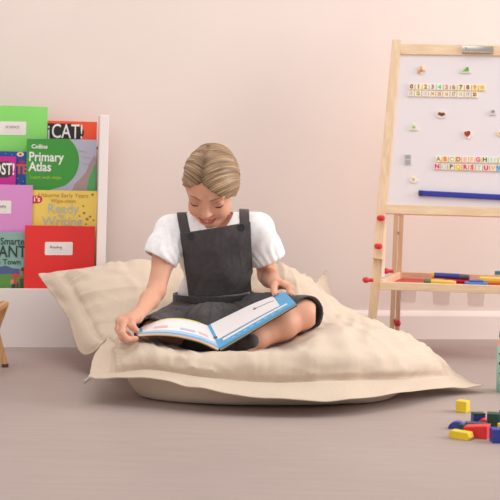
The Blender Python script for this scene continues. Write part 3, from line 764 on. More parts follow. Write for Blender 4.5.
# ================================================================ drinks bottle
bt0 = PF(510.5, 391.8, 0.0)
sB = bt0.y / F
bottle = empty('water_bottle', bt0, label='mint green water bottle with black cap at the edge of the photo', cat='bottle')
mint = mat('mint_plastic', rgb(150, 216, 192), 0.35, var=0.05, vscale=20)
H = 62 * sB; rB = 14.2 * sB
MB().lathe([(0, 0), (rB * 0.92, 0), (rB, 0.004), (rB, H * 0.70), (rB * 0.97, H * 0.745), (0, H * 0.745)], (0, 0, 0)).build('bottle_body', mint, bottle, True)
MB().lathe([(0, H * 0.74), (rB * 0.98, H * 0.74), (rB * 0.96, H * 0.83), (rB * 0.8, H * 0.85), (0, H * 0.85)], (0, 0, 0)).build('collar', plain('salmon_plastic', 236, 170, 160, 0.4), bottle, True)
MB().lathe([(0, H * 0.84), (rB * 0.8, H * 0.84), (rB * 0.88, H * 0.88), (rB * 0.85, H * 0.97), (rB * 0.6, H), (0, H)], (0, 0, 0)).build('bottle_cap', plain('black_plastic', 40, 36, 40, 0.35), bottle, True)
def mark(zf, ang, w, h, c):
    q = MB(); n = 6; r = rB + 0.0004
    pts = [(r * math.sin(ang + w * (k / n - 0.5) / r), -r * math.cos(ang + w * (k / n - 0.5) / r)) for k in range(n + 1)]
    b = bmesh.new()
    lo = [b.verts.new((x, y, zf * H - h / 2 * (1 - abs(2 * k / n - 1) ** 3 * 0.8))) for k, (x, y) in enumerate(pts)]
    hi = [b.verts.new((x, y, zf * H + h / 2 * (1 - abs(2 * k / n - 1) ** 3 * 0.8))) for k, (x, y) in enumerate(pts)]
    for k in range(n): b.faces.new((lo[k], lo[k + 1], hi[k + 1], hi[k]))
    q._merge(b, None, 0); q.build('printed_mark', plain('mark_%d' % sum(c), *c), bottle, True)
dkm = (46, 58, 60)
for zf, an, w_, h_, c in ((0.62, -1.05, 0.014, 0.005, dkm), (0.47, -1.12, 0.006, 0.009, dkm), (0.40, -0.95, 0.010, 0.003, dkm), (0.31, -1.1, 0.008, 0.004, (110, 150, 150)), (0.22, -1.0, 0.012, 0.008, (190, 220, 190)), (0.12, -1.1, 0.012, 0.006, (120, 190, 160)),
                     (0.55, -0.3, 0.014, 0.006, dkm), (0.36, -0.1, 0.012, 0.008, dkm), (0.18, -0.4, 0.012, 0.006, (190, 220, 190)), (0.5, 0.5, 0.012, 0.006, dkm), (0.25, 0.6, 0.012, 0.006, dkm)):
    mark(zf, an, w_, h_, c)

# ================================================================ small wooden stand with crossed legs
beech = bpy.data.materials.new('beech_wood'); beech.use_nodes = True
_pine(beech, rgb(206, 150, 96), rgb(230, 182, 128))
SYd = 3.58
o0 = P(-2, 366, SYd); o0.z = 0
stand = empty('folding_stool', o0, label='small wooden folding stool with crossed legs at the edge of the photo', cat='stool')
def sp(px, py, dy=0.0): q = P(px, py, SYd) - o0; return Vector((q.x, q.y + dy, max(q.z, 0.004)))
for dy in (0.0, -0.14):
    m = MB(); m.beam(sp(5, 366, dy), sp(-11, 303, dy), 0.0165, 0.014, 0.003); lg = m.build('leg', beech, stand)
    m = MB(); m.box(-0.0085, 0.0085, -0.0075, 0.0075, -0.004, 0.006, 0.002); q = m.build('foot_pad', plain('brown_rubber', 96, 60, 44), lg, loc=sp(5, 366, dy))
    m = MB(); m.beam(sp(-17, 366, dy), sp(5, 304, dy - 0.0 + 0.015), 0.0165, 0.014, 0.003); lg = m.build('leg', beech, stand)
m = MB(); m.beam(sp(4.5, 304, 0.012), sp(4.5, 304, -0.166), 0.020, 0.016, 0.004, up=(0, 0, 1)); m.build('top_rail', beech, stand)
m = MB(); m.beam(sp(-11, 302, 0.012), sp(-11, 302, -0.166), 0.020, 0.016, 0.004, up=(0, 0, 1)); m.build('top_rail', beech, stand)
m = MB(); m.cyl(sp(-3.2, 331, 0.01), sp(-3.2, 331, -0.16), 0.005, seg=16); m.build('pivot_rod', beech, stand)
m = MB(); a = sp(4.0, 302, 0); b = sp(-10.5, 301, 0)
pts = [lerp(a, b, t) - Vector((0, 0, 0.01 * math.sin(PI * t))) for t in np.linspace(0, 1, 9)]
vs = [(p.x, y, p.z + 0.006) for y in (-0.01, -0.145) for p in pts]
mesh_obj('sling_seat', vs, [(k, k + 1, k + 10, k + 9) for k in range(8)], plain('canvas_cream', 226, 206, 178, 0.9), stand)
# ================================================================ implicit surfaces -> one continuous mesh
f32 = np.float32
class Grid:
    def __init__(s, lo, hi, h):
        s.lo = np.array(lo, float); s.h = h
        s.n = np.ceil((np.array(hi) - s.lo) / h).astype(int) + 1
        s.F = np.full(s.n, 0.5, f32)
    def axes(s, sl):
        return [(s.lo[k] + s.h * np.arange(sl[k].start, sl[k].stop)).astype(f32).reshape([-1 if q == k else 1 for q in range(3)]) for k in range(3)]
    def sl(s, lo, hi):
        a = np.clip(np.floor((np.array(lo) - s.lo) / s.h).astype(int), 0, s.n)
        b = np.clip(np.ceil((np.array(hi) - s.lo) / s.h).astype(int) + 1, 0, s.n)
        return tuple(slice(int(x), int(max(x, y))) for x, y in zip(a, b))
    def full(s): return tuple(slice(0, int(n)) for n in s.n)
    def add(s, prim, k=0.01, sub=False):
        fn, lo, hi = prim
        m = k + 0.012
        sl = s.sl(np.array(lo) - m, np.array(hi) + m)
        if min(x.stop - x.start for x in sl) <= 0: return
        d = fn(*s.axes(sl)); A = s.F[sl]
        s.F[sl] = smax(A, -d, k) if sub else smin(A, d, k)
def smin(a, b, k):
    h = np.maximum(k - np.abs(a - b), 0.0) / k
    return (np.minimum(a, b) - h * h * k * 0.25).astype(f32)
def smax(a, b, k): return -smin(-a, -b, k)

def cone(a, b, ra, rb=None):
    a = np.array(a, float); b = np.array(b, float); rb = ra if rb is None else rb
    d = b - a; L2 = float(d @ d) + 1e-12
    def fn(X, Y, Z):
        px, py, pz = X - a[0], Y - a[1], Z - a[2]
        t = np.clip((px * d[0] + py * d[1] + pz * d[2]) / L2, 0, 1)
        return np.sqrt((px - t * d[0]) ** 2 + (py - t * d[1]) ** 2 + (pz - t * d[2]) ** 2) - (ra + (rb - ra) * t)
    r = max(ra, rb)
    return fn, np.minimum(a, b) - r, np.maximum(a, b) + r
def ellip(c, r, M=None):
    c = np.array(c, float); r = np.array(r, float)
    R = np.eye(3) if M is None else np.array(M)          # columns = local axes
    def fn(X, Y, Z):
        px, py, pz = X - c[0], Y - c[1], Z - c[2]
        q = [(px * R[0, i] + py * R[1, i] + pz * R[2, i]) / r[i] for i in range(3)]
        k0 = np.sqrt(q[0] ** 2 + q[1] ** 2 + q[2] ** 2)
        k1 = np.sqrt((q[0] / r[0]) ** 2 + (q[1] / r[1]) ** 2 + (q[2] / r[2]) ** 2) + 1e-9
        return k0 * (k0 - 1.0) / k1
    e = np.sqrt(((R * r[None, :]) ** 2).sum(1))
    return fn, c - e, c + e
def chain(pts, rs):
    return [cone(pts[i], pts[i + 1], rs[i], rs[i + 1]) for i in range(len(pts) - 1)]
def union(prims, k):
    "callable smooth union"
    def fn(X, Y, Z):
        d = None
        for p in prims:
            kk = k
            if len(p) == 4: kk = p[3]
            v = p[0](X, Y, Z)
            d = v if d is None else smin(d, v, kk)
        return d
    lo = np.min([p[1] for p in prims], 0); hi = np.max([p[2] for p in prims], 0)
    return fn, lo, hi

def surface_nets(Fd, lo, h):
    S = Fd < 0
    n = np.array(Fd.shape)
    c = [slice(0, -1), slice(1, None)]
    cnt = np.zeros(n - 1, np.int8)
    for i in (0, 1):
        for j in (0, 1):
            for k in (0, 1): cnt += S[c[i], c[j], c[k]]
    act = np.argwhere((cnt > 0) & (cnt < 8))
    idx = np.full(n - 1, -1, np.int32); idx[tuple(act.T)] = np.arange(len(act))
    acc = np.zeros((len(act), 3)); w = np.zeros(len(act))
    for ax in range(3):
        o = [q for q in range(3) if q != ax]
        for i in (0, 1):
            for j in (0, 1):
                a = act.copy(); a[:, o[0]] += i; a[:, o[1]] += j
                b = a.copy(); b[:, ax] += 1
                fa = Fd[tuple(a.T)]; fb = Fd[tuple(b.T)]
                m = (fa < 0) != (fb < 0)
                t = np.where(m, fa / np.where(m, fa - fb, 1), 0)
                p = a.astype(float); p[:, ax] += t
                acc[m] += p[m]; w[m] += 1
    V = acc / w[:, None] * h + lo
    faces = []
    for ax in range(3):
        o = [(ax + 1) % 3, (ax + 2) % 3]
        sa = [slice(None)] * 3; sb = [slice(None)] * 3
        sa[ax] = slice(0, -1); sb[ax] = slice(1, None)
        A, B = S[tuple(sa)], S[tuple(sb)]
        e = np.argwhere(A != B)
        e = e[(e[:, o[0]] > 0) & (e[:, o[1]] > 0) & (e[:, o[0]] < n[o[0]] - 1) & (e[:, o[1]] < n[o[1]] - 1)]
        ins = S[tuple(e.T)]
        q = []
        for di, dj in ((-1, -1), (0, -1), (0, 0), (-1, 0)):
            a = e.copy(); a[:, o[0]] += di; a[:, o[1]] += dj
            q.append(idx[tuple(a.T)])
        q = np.array(q).T
        q[~ins] = q[~ins][:, ::-1]
        faces.append(q)
    Fc = np.concatenate(faces)
    Fc = Fc[(Fc >= 0).all(1)]
    return V, Fc

def keep_main(V, Fc, minfrac=0.02):
    "drop specks"
    n = len(V); lab = np.arange(n)
    e = np.concatenate([Fc[:, [0, 1]], Fc[:, [1, 2]], Fc[:, [2, 3]]])
    while True:
        m = np.minimum(lab[e[:, 0]], lab[e[:, 1]])
        l2 = lab.copy(); np.minimum.at(l2, e[:, 0], m); np.minimum.at(l2, e[:, 1], m)
        l2 = l2[l2]
        if (l2 == lab).all(): break
        lab = l2
    u, inv, ct = np.unique(lab, return_inverse=True, return_counts=True)
    good = ct[inv] > n * minfrac
    new = np.cumsum(good) - 1
    f = Fc[good[Fc].all(1)]
    return V[good], new[f]

def relax(V, Fc, it=2, lam=0.5):
    e = np.concatenate([Fc[:, [0, 1]], Fc[:, [1, 2]], Fc[:, [2, 3]], Fc[:, [3, 0]]])
    for _ in range(it):
        a = np.zeros_like(V); c = np.zeros(len(V))
        np.add.at(a, e[:, 0], V[e[:, 1]]); np.add.at(a, e[:, 1], V[e[:, 0]])
        np.add.at(c, e[:, 0], 1); np.add.at(c, e[:, 1], 1)
        V = V + lam * (a / np.maximum(c, 1)[:, None] - V)
    return V

def quads_obj(name, V, Fc, m, parent=None, colors=None, attrs=None, **kw):
    me = bpy.data.meshes.new(name)
    nv, nf = len(V), len(Fc)
    me.vertices.add(nv); me.vertices.foreach_set('co', V.astype(f32).ravel())
    me.loops.add(nf * 4); me.loops.foreach_set('vertex_index', Fc.astype(np.int32).ravel())
    me.polygons.add(nf); me.polygons.foreach_set('loop_start', np.arange(0, nf * 4, 4, dtype=np.int32))
    me.polygons.foreach_set('use_smooth', [True] * nf)
    me.update(calc_edges=True); me.validate()
    if colors is not None:
        a = me.color_attributes.new('tint', 'FLOAT_COLOR', 'POINT')
        a.data.foreach_set('color', np.concatenate([colors, np.ones((nv, 1))], 1).astype(f32).ravel())
    for k, v in (attrs or {}).items():
        a = me.attributes.new(k, 'FLOAT', 'POINT'); a.data.foreach_set('value', v.astype(f32))
    for x in (m if isinstance(m, (list, tuple)) else [m]): me.materials.append(x)
    o = bpy.data.objects.new(name, me)
    return link(o, parent, **kw)

def mesh_sdf(name, fn, lo, hi, h, m, parent=None, it=1, minfrac=0.02, **kw):
    g = Grid(lo, hi, h)
    g.F = np.broadcast_to(fn(*g.axes(g.full())), g.n).astype(f32)
    V, Fc = surface_nets(g.F, g.lo, h)
    V, Fc = keep_main(V, Fc, minfrac)
    V = relax(V, Fc, it)
    return quads_obj(name, V, Fc, m, parent, **kw)
# ================================================================ the reading child
V3 = lambda p: np.array(p, float)
def J(px, py, Y): return V3(P(px, py, Y))
# ---- joints
hipC = J(211, 322, 3.58); hipL = J(240, 322, 3.56); hipR = J(189, 324, 3.56)
waist = J(214, 292, 3.545); chest = J(216, 256, 3.505); upch = J(216, 236, 3.475)
neckB = J(218, 222, 3.465)
shR = J(171, 231, 3.475); shL = J(258, 229, 3.475)
elR = J(156, 291, 3.38); wrR = J(137.5, 316, 3.22)
elL = J(267, 275, 3.58); wrL = J(274, 283, 3.43)
knL = J(302, 314, 3.32); anL = J(243, 346, 3.20)
knR = J(156, 334, 3.32); anR = J(222, 350, 3.24)

# ---- head frame
HCt = J(211.0, 181.8, 3.42)
def rot_x(a): c, s = math.cos(a), math.sin(a); return np.array([[1, 0, 0], [0, c, -s], [0, s, c]])
def rot_y(a): c, s = math.cos(a), math.sin(a); return np.array([[c, 0, s], [0, 1, 0], [-s, 0, c]])
def rot_z(a): c, s = math.cos(a), math.sin(a); return np.array([[c, -s, 0], [s, c, 0], [0, 0, 1]])
HR = rot_z(math.radians(-7)) @ rot_y(math.radians(2.5)) @ rot_x(math.radians(39))
HS = 0.95
def hp(x, y, z): return HCt + HR @ (np.array([x, y, z], float) * HS)
def hell(x, y, z, rx, ry, rz, M=None): return ellip(hp(x, y, z), np.array([rx, ry, rz]) * HS, HR if M is None else HR @ M)
def hcone(a, b, ra, rb=None): return cone(hp(*a), hp(*b), ra * HS, (ra if rb is None else rb) * HS)

h = 0.0021
allp = [hipC, knL, knR, anL, HCt, elR, wrR, elL, wrL]
g = Grid((-0.335, 3.02, 0.02), (0.175, 3.72, 0.64), h)
# ---- torso
torso = [ellip(hipC, (0.094, 0.078, 0.075)), cone(hipC, waist, 0.076, 0.070), ellip(waist, (0.086, 0.062, 0.06)),
         ellip(chest, (0.091, 0.066, 0.082)), ellip(upch, (0.088, 0.056, 0.05)), cone(shR, shL, 0.036, 0.036)]
for p in torso: g.add(p, 0.03)
neckT = hp(0.006, 0.022, -0.055)
g.add(cone(neckB + np.array([0, 0.004, -0.01]), neckT, 0.031, 0.030), 0.02)
# ---- arms
armR = chain([shR, lerp(shR, elR, .5), elR, lerp(elR, wrR, .35), wrR], [0.034, 0.0285, 0.0235, 0.0235, 0.0150])
armL = chain([shL, lerp(shL, elL, .5), elL, lerp(elL, wrL, .4), wrL], [0.034, 0.029, 0.0245, 0.0240, 0.0155])
for p in armR + armL: g.add(p, 0.012)
# ---- legs
legL = chain([hipL, lerp(hipL, knL, .5), knL], [0.062, 0.051, 0.037]) + chain([knL, lerp(knL, anL, .35), lerp(knL, anL, .8), anL], [0.036, 0.036, 0.026, 0.022])
legR = chain([hipR, lerp(hipR, knR, .5), knR], [0.060, 0.050, 0.037]) + chain([knR, lerp(knR, anR, .35), lerp(knR, anR, .8), anR], [0.036, 0.036, 0.026, 0.022])
for p in legL + legR: g.add(p, 0.02)
footL = chain([anL, anL + np.array([-0.06, 0.03, -0.012]), anL + np.array([-0.105, 0.055, -0.014])], [0.022, 0.020, 0.013])
footR = chain([anR, anR + np.array([0.05, 0.06, -0.01]), anR + np.array([0.09, 0.09, -0.012])], [0.022, 0.020, 0.013])
for p in footL + footR: g.add(p, 0.015)
# ---- hands
def hand(wr, mcps, fingers, thumb, r=0.0074):
    wr = V3(wr)
    pal = [V3(J(*m)) for m in mcps]
    for m in pal: g.add(cone(lerp(wr, m, 0.08), m, 0.0125, 0.0092), 0.010)
    for a, b in zip(pal, pal[1:]): g.add(cone(a, b, 0.0088), 0.006)
    for k, fpts in enumerate(fingers):
        pts = [pal[k]] + [V3(J(*q)) for q in fpts]
        n = len(pts); rr = [r * s for s in np.linspace(1.12, 0.86, n)]
        if k == 3: rr = [x * 0.88 for x in rr]
        for p in chain(pts, rr): g.add(p, 0.003)
    pts = [lerp(wr, pal[0], 0.25)] + [V3(J(*q)) for q in thumb]
    for p in chain(pts, [0.0115, 0.0098, 0.0084, 0.0072][:len(pts)]): g.add(p, 0.005)
# her right hand (left in the photo) grips the outer edge of the book, thumb on top
hand(wrR, [(124, 323.5, 3.155), (121, 322, 3.175), (119.8, 321, 3.195), (121, 319.5, 3.215)],
     [[(122.3, 333, 3.125), (128, 339.5, 3.115), (136, 338.5, 3.125)],
      [(118.8, 330.5, 3.155), (122, 338, 3.145), (131, 338.5, 3.15)],
      [(117.8, 328.5, 3.185), (121, 335.5, 3.175), (130, 337, 3.18)],
      [(119, 326, 3.212), (121.5, 332, 3.207), (129, 334, 3.21)]],
     [(132, 321.5, 3.165), (132.3, 326.5, 3.15), (136.5, 330.5, 3.148)])
# her left hand (right in the photo) holds the far outer corner, thumb on the page
hand(wrL, [(282.5, 284.5, 3.385), (284.5, 284.5, 3.405), (286, 285, 3.425), (286.5, 286, 3.445)],
     [[(288.5, 287.5, 3.355), (289.5, 293.5, 3.345), (284.5, 297, 3.35)],
      [(290.5, 287.5, 3.38), (291, 294, 3.375), (286, 297, 3.38)],
      [(291.5, 288.5, 3.405), (291, 295, 3.40), (287, 297, 3.40)],
      [(291, 290, 3.43), (290, 295, 3.425), (286, 297, 3.425)]],
     [(274.5, 286, 3.375), (274, 289.8, 3.345), (274.5, 293.5, 3.325)])
# ---- head
hd = [hell(0, 0.008, 0.014, 0.0715, 0.088, 0.078), hell(0, -0.030, 0.018, 0.060, 0.052, 0.060)]
for p in hd: g.add(p, 0.02)
g.add(hell(0, -0.032, -0.040, 0.052, 0.054, 0.062), 0.020)
g.add(hell(0, -0.053, -0.087, 0.026, 0.028, 0.021), 0.026)
for s in (-1, 1):
    g.add(hell(s * 0.031, -0.058, -0.046, 0.024, 0.026, 0.024), 0.014)          # cheeks
    g.add(hell(s * 0.036, -0.022, -0.068, 0.016, 0.03, 0.020), 0.02)          # jaw
    g.add(hell(s * 0.031, -0.096, -0.006, 0.0155, 0.015, 0.0115), 0.010, sub=True)   # sockets
    g.add(hell(s * 0.031, -0.0735, -0.0095, 0.0145, 0.0125, 0.0112), 0.004)       # closed lid over the eye
    g.add(hcone((s * 0.016, -0.0855, 0.010), (s * 0.044, -0.0745, 0.011), 0.0055), 0.010)   # brow
    g.add(hell(s * 0.067, 0.014, -0.014, 0.008, 0.018, 0.026, rot_y(s * 0.1)), 0.006)     # ear
    g.add(hell(s * 0.0745, 0.010, -0.010, 0.005, 0.010, 0.015), 0.004, sub=True)
# nose
g.add(hcone((0, -0.082, 0.000), (0, -0.0965, -0.034), 0.0062, 0.0088), 0.010)
g.add(hell(0, -0.0985, -0.0375, 0.0092, 0.0088, 0.0082), 0.006)
for s in (-1, 1):
    g.add(hell(s * 0.0092, -0.0885, -0.0405, 0.0062, 0.0075, 0.0058), 0.005)
    g.add(hell(s * 0.0052, -0.0945, -0.0472, 0.0026, 0.0032, 0.0024), 0.002, sub=True)
# mouth: smiling, lips slightly parted
MOUTH = [(-0.0265, -0.0715, -0.0560), (-0.0145, -0.0825, -0.0620), (0, -0.0860, -0.0640), (0.0145, -0.0825, -0.0620), (0.0265, -0.0715, -0.0560)]
LOWER = [(-0.0265, -0.0715, -0.0560), (-0.0150, -0.0825, -0.0725), (0, -0.0860, -0.0775), (0.0150, -0.0825, -0.0725), (0.0265, -0.0715, -0.0560)]
g.add(hell(0, -0.064, -0.066, 0.022, 0.020, 0.016), 0.012)
for L_, r0 in ((MOUTH, 0.0036), (LOWER, 0.0042)):
    for i in range(4):
        ra = r0 * (0.55 if i == 0 else 1); rb = r0 * (0.55 if i == 3 else 1)
        g.add(hcone(L_[i], L_[i + 1], ra, rb), 0.004)
for i in range(4):
    a = [0.5 * (MOUTH[i][k] + LOWER[i][k]) - (0.004 if k == 1 else 0) for k in range(3)]; b = [0.5 * (MOUTH[i + 1][k] + LOWER[i + 1][k]) - (0.004 if k == 1 else 0) for k in range(3)]
    g.add(hcone(a, b, 0.0014 if i in (0,) else 0.0042, 0.0014 if i == 3 else 0.0042), 0.002, sub=True)
V, Fc = surface_nets(g.F, g.lo, h)
V, Fc = keep_main(V, Fc, 0.05)
V = relax(V, Fc, 1, 0.5)
# ---- skin tint per vertex
hl = ((V - HCt) @ HR) / HS                         # head-local coordinates
base = np.array([lin(v) for v in (224, 167, 139)])
col = np.tile(base, (len(V), 1))
def blend(mask, c):
    global col
    c = np.array([lin(v) for v in c]); col = col * (1 - mask[:, None]) + c * mask[:, None]
def gs(p, r): # soft spot in head space
    d = (hl - np.array(p)) / np.array(r); return np.exp(-(d ** 2).sum(1))
def segd(p, a, b):
    a, b = np.array(a), np.array(b); d = b - a
    t = np.clip(((p - a) @ d) / (d @ d), 0, 1); return np.linalg.norm(p - a - t[:, None] * d, axis=1)
for s in (-1, 1): blend(0.5 * gs((s * 0.036, -0.07, -0.044), (0.02, 0.03, 0.018)), (226, 146, 124))
blend(0.35 * gs((0, -0.1, -0.04), (0.012, 0.012, 0.012)), (226, 150, 128))
lips = np.full(len(V), 1.0)
for L_ in (MOUTH, LOWER):
    for i in range(4): lips = np.minimum(lips, segd(hl, L_[i], L_[i + 1]))
blend(np.clip((0.0056 - lips) / 0.002, 0, 1) * (hl[:, 1] < -0.06), (188, 92, 84))
for s in (-1, 1): blend(0.5 * gs((s * 0.031, -0.085, -0.004), (0.017, 0.02, 0.010)), (178, 118, 96))
# knuckles, knees, elbows a little pinker
def spot(c, r, a, rgbc): blend(a * np.exp(-(((V - c) / r) ** 2).sum(1)), rgbc)
for c in (knL, knR): spot(c, 0.035, 0.4, (222, 150, 128))
for c in (wrR, wrL): spot(c + np.array([0.0, -0.06, -0.02]), 0.04, 0.35, (224, 154, 132))
skin = bpy.data.materials.new('skin'); skin.use_nodes = True
nt = skin.node_tree; b = nt.nodes['Principled BSDF']
at = nt.nodes.new('ShaderNodeAttribute'); at.attribute_name = 'tint'
nt.links.new(at.outputs['Color'], b.inputs['Base Color'])
b.inputs['Roughness'].default_value = 0.5; b.inputs['Specular IOR Level'].default_value = 0.35
b.inputs['Subsurface Weight'].default_value = 0.15; b.inputs['Subsurface Radius'].default_value = (0.012, 0.005, 0.003); b.inputs['Subsurface Scale'].default_value = 0.5
person = quads_obj('person', V, Fc, skin, None, colors=col, label='child with blonde hair in grey pinafore and white blouse, sitting cross-legged and reading', cat='person')

# ---- eyes: lash line, brow, teeth
lash_m = plain('lash_brown', 84, 56, 44, 0.7); brow_m = plain('brow_brown', 150, 106, 76, 0.8)
for s in (-1, 1):
    pts = []
    for t in np.linspace(-1, 1, 11):
        x = s * 0.031 + 0.0145 * t; z = -0.0145 - 0.0040 * (1 - t * t) + 0.001 * t * s
        # push onto lid surface
        q = ((x - s * 0.031) / 0.0145) ** 2 + ((z + 0.0095) / 0.0112) ** 2
        y = -0.0735 - 0.0125 * math.sqrt(max(0.0, 1 - min(q, 1))) - 0.0004
        pts.append(hp(x, min(y, -0.0760), z))
    MB().tube(pts, [0.0008 + 0.0019 * (1 - abs(t) ** 3) for t in np.linspace(-1, 1, 11)], 8).build('eyelashes', lash_m, person, True)
    pts = [hp(s * (0.013 + 0.034 * t), -0.0925 + 0.015 * t * t + 0.002 * t, 0.0105 + 0.0050 * math.sin(PI * t * 0.85)) for t in np.linspace(0, 1, 9)]
    MB().tube(pts, [0.0021 * (1 - 0.6 * abs(2 * t - 0.8)) for t in np.linspace(0, 1, 9)], 8).build('eyebrow', brow_m, person, True)
pts = [hp(0.5 * (a[0] + b_[0]) * 0.8, 0.5 * (a[1] + b_[1]) + 0.0035, 0.5 * (a[2] + b_[2]) + 0.0012) for a, b_ in zip(MOUTH, LOWER)]
MB().tube(pts, [0.0012, 0.0034, 0.0038, 0.0034, 0.0012], 8).build('teeth', plain('tooth_white', 240, 228, 216, 0.3), person, True)
# ---- hair: swept from a side parting back over the ears into a ponytail
hair_m = bpy.data.materials.new('blonde_hair'); hair_m.use_nodes = True
nt = hair_m.node_tree; N_, L_ = nt.nodes, nt.links
b = N_['Principled BSDF']; b.inputs['Roughness'].default_value = 0.42; b.inputs['Specular IOR Level'].default_value = 0.35
at = N_.new('ShaderNodeAttribute'); at.attribute_name = 'strand'
at2 = N_.new('ShaderNodeAttribute'); at2.attribute_name = 'along'
cx = N_.new('ShaderNodeCombineXYZ'); L_.new(at.outputs['Fac'], cx.inputs[0]); L_.new(at2.outputs['Fac'], cx.inputs[1])
mp = N_.new('ShaderNodeMapping'); mp.inputs['Scale'].default_value = (16, 1.2, 1); L_.new(cx.outputs[0], mp.inputs[0])
nz = N_.new('ShaderNodeTexNoise'); nz.inputs['Scale'].default_value = 1.0; nz.inputs['Detail'].default_value = 6; nz.inputs['Roughness'].default_value = 0.65
L_.new(mp.outputs[0], nz.inputs['Vector'])
r = N_.new('ShaderNodeValToRGB'); r.color_ramp.elements[0].position = 0.33; r.color_ramp.elements[1].position = 0.68
r.color_ramp.elements[0].color = rgb(100, 76, 57); r.color_ramp.elements[1].color = rgb(208, 180, 142)
e = r.color_ramp.elements.new(0.5); e.color = rgb(150, 119, 89)
L_.new(nz.outputs['Fac'], r.inputs[0])
at3 = N_.new('ShaderNodeAttribute'); at3.attribute_name = 'root'
mixr = N_.new('ShaderNodeMix'); mixr.data_type = 'RGBA'; mixr.blend_type = 'MULTIPLY'
mixr.inputs['B'].default_value = (0.52, 0.46, 0.42, 1)
L_.new(at3.outputs['Fac'], mixr.inputs['Factor']); L_.new(r.outputs[0], mixr.inputs['A']); L_.new(mixr.outputs['Result'], b.inputs['Base Color'])
bp = N_.new('ShaderNodeBump'); bp.inputs['Strength'].default_value = 0.6; bp.inputs['Distance'].default_value = 0.002
L_.new(nz.outputs['Fac'], bp.inputs['Height']); L_.new(bp.outputs[0], b.inputs['Normal'])

XP = -0.012                                   # parting, a little to her right
def strand_id(x, y, z):
    a = np.arctan2(z + 0.05, -(y - 0.075))     # half-planes through the ponytail axis
    return a - 3.2 * np.abs(x - XP) * np.where(y < 0.02, 1, 0.6)
def hair_fn(X, Y, Z):
    px, py, pz = X - HCt[0], Y - HCt[1], Z - HCt[2]
    x = (px * HR[0, 0] + py * HR[1, 0] + pz * HR[2, 0]) / HS
    y = (px * HR[0, 1] + py * HR[1, 1] + pz * HR[2, 1]) / HS
    z = (px * HR[0, 2] + py * HR[1, 2] + pz * HR[2, 2]) / HS
    def el(cx, cy, cz, rx, ry, rz):
        q0, q1, q2 = (x - cx) / rx, (y - cy) / ry, (z - cz) / rz
        k0 = np.sqrt(q0 * q0 + q1 * q1 + q2 * q2); k1 = np.sqrt((q0 / rx) ** 2 + (q1 / ry) ** 2 + (q2 / rz) ** 2) + 1e-9
        return k0 * (k0 - 1) / k1
    d = el(0, 0.010, 0.016, 0.0765, 0.093, 0.0815)
    d = smin(d, el(0, -0.028, 0.022, 0.065, 0.062, 0.066), 0.02)
    # side rolls over the ears
    d = smin(d, el(0.054, 0.002, -0.008, 0.022, 0.042, 0.036), 0.016)
    d = smin(d, el(-0.052, 0.004, -0.002, 0.022, 0.040, 0.034), 0.016)
    sid = strand_id(x, y, z)
    groove = 0.0016 * np.sin(sid * 17 + 1.3) * np.sin(sid * 7.3 + 0.4) + 0.0009 * np.sin(sid * 41) + 0.0005 * np.sin(sid * 83 + 2)
    d = d + groove
    # parting
    pd = np.abs(x - XP - 0.04 * np.clip(0.0 - y - 0.02, 0, 1))
    d = d + 0.0035 * np.exp(-(pd / 0.0045) ** 2) * (z > 0) * (y < 0.05)
    # hairline: face side is open; z threshold of the line as a function of x
    ax = np.abs(x - XP)
    side = np.where(x > XP, 0.34, 0.30)
    zl = 0.0545 - side * ax - 9.0 * ax * ax
    zl = np.maximum(zl, -0.040)
    yl = -0.030 - 0.0 * x                       # in front of this the line applies
    face = (zl - z) * 0.75                      # >0 below the hairline
    nape = np.maximum(-0.055 - z, -0.2)
    front = np.where(y < 0.012, face, nape)
    # blend between front rule and nape rule around the ears
    t = np.clip((y + 0.020) / 0.03, 0, 1)
    cut = face * (1 - t) + np.minimum(face, nape * 0.9) * t
    d = smax(d, cut.astype(f32), 0.008)
    # hollow: keep only outside the skull
    return d
lo = HCt - 0.135; hi = HCt + 0.135
gh = 0.00125
G_ = Grid(lo, hi, gh)
G_.F = np.broadcast_to(hair_fn(*G_.axes(G_.full())), G_.n).astype(f32)
Vh, Fh = surface_nets(G_.F, G_.lo, gh); Vh, Fh = keep_main(Vh, Fh, 0.05); Vh = relax(Vh, Fh, 1, 0.4)
hl_ = ((Vh - HCt) @ HR) / HS
sid = strand_id(hl_[:, 0], hl_[:, 1], hl_[:, 2])
root_ = 0.9 * np.exp(-((hl_[:, 0] - XP) / 0.016) ** 2) * np.clip((0.03 - hl_[:, 1]) / 0.05, 0.25, 1)
hair = quads_obj('hair', Vh, Fh, hair_m, person, attrs={'root': root_, 'strand': sid * 2.2, 'along': np.abs(hl_[:, 0] - XP) * 12 + 3 * (hl_[:, 0] > XP)})
# ponytail behind the head, and its band
def hq(p): return Vector(hp(*p))
pt_ = [(0, 0.094, 0.005), (0, 0.118, -0.002), (0, 0.130, -0.03), (0.004, 0.125, -0.07), (0.004, 0.116, -0.10)]
tail = MB(); tail.tube([hq(p) for p in catmull(np.array(pt_), 6)], list(np.interp(np.linspace(0, 4, 25), [0, 1, 2, 3, 4], [0.012, 0.017, 0.022, 0.017, 0.004])), 16)
tail.build('ponytail', mat('ponytail_blonde', rgb(168, 132, 96), 0.45, var=0.3, vscale=60, stretch=(1, 1, 0.2)), hair, True)
band = MB(); band.tube([hq((0.0125 * math.cos(a), 0.098, 0.004 + 0.0125 * math.sin(a))) for a in np.linspace(0, 2 * PI, 20)], 0.003, 8)
band.build('hair_band', plain('band_grey', 70, 66, 72, 0.8), hair, True)
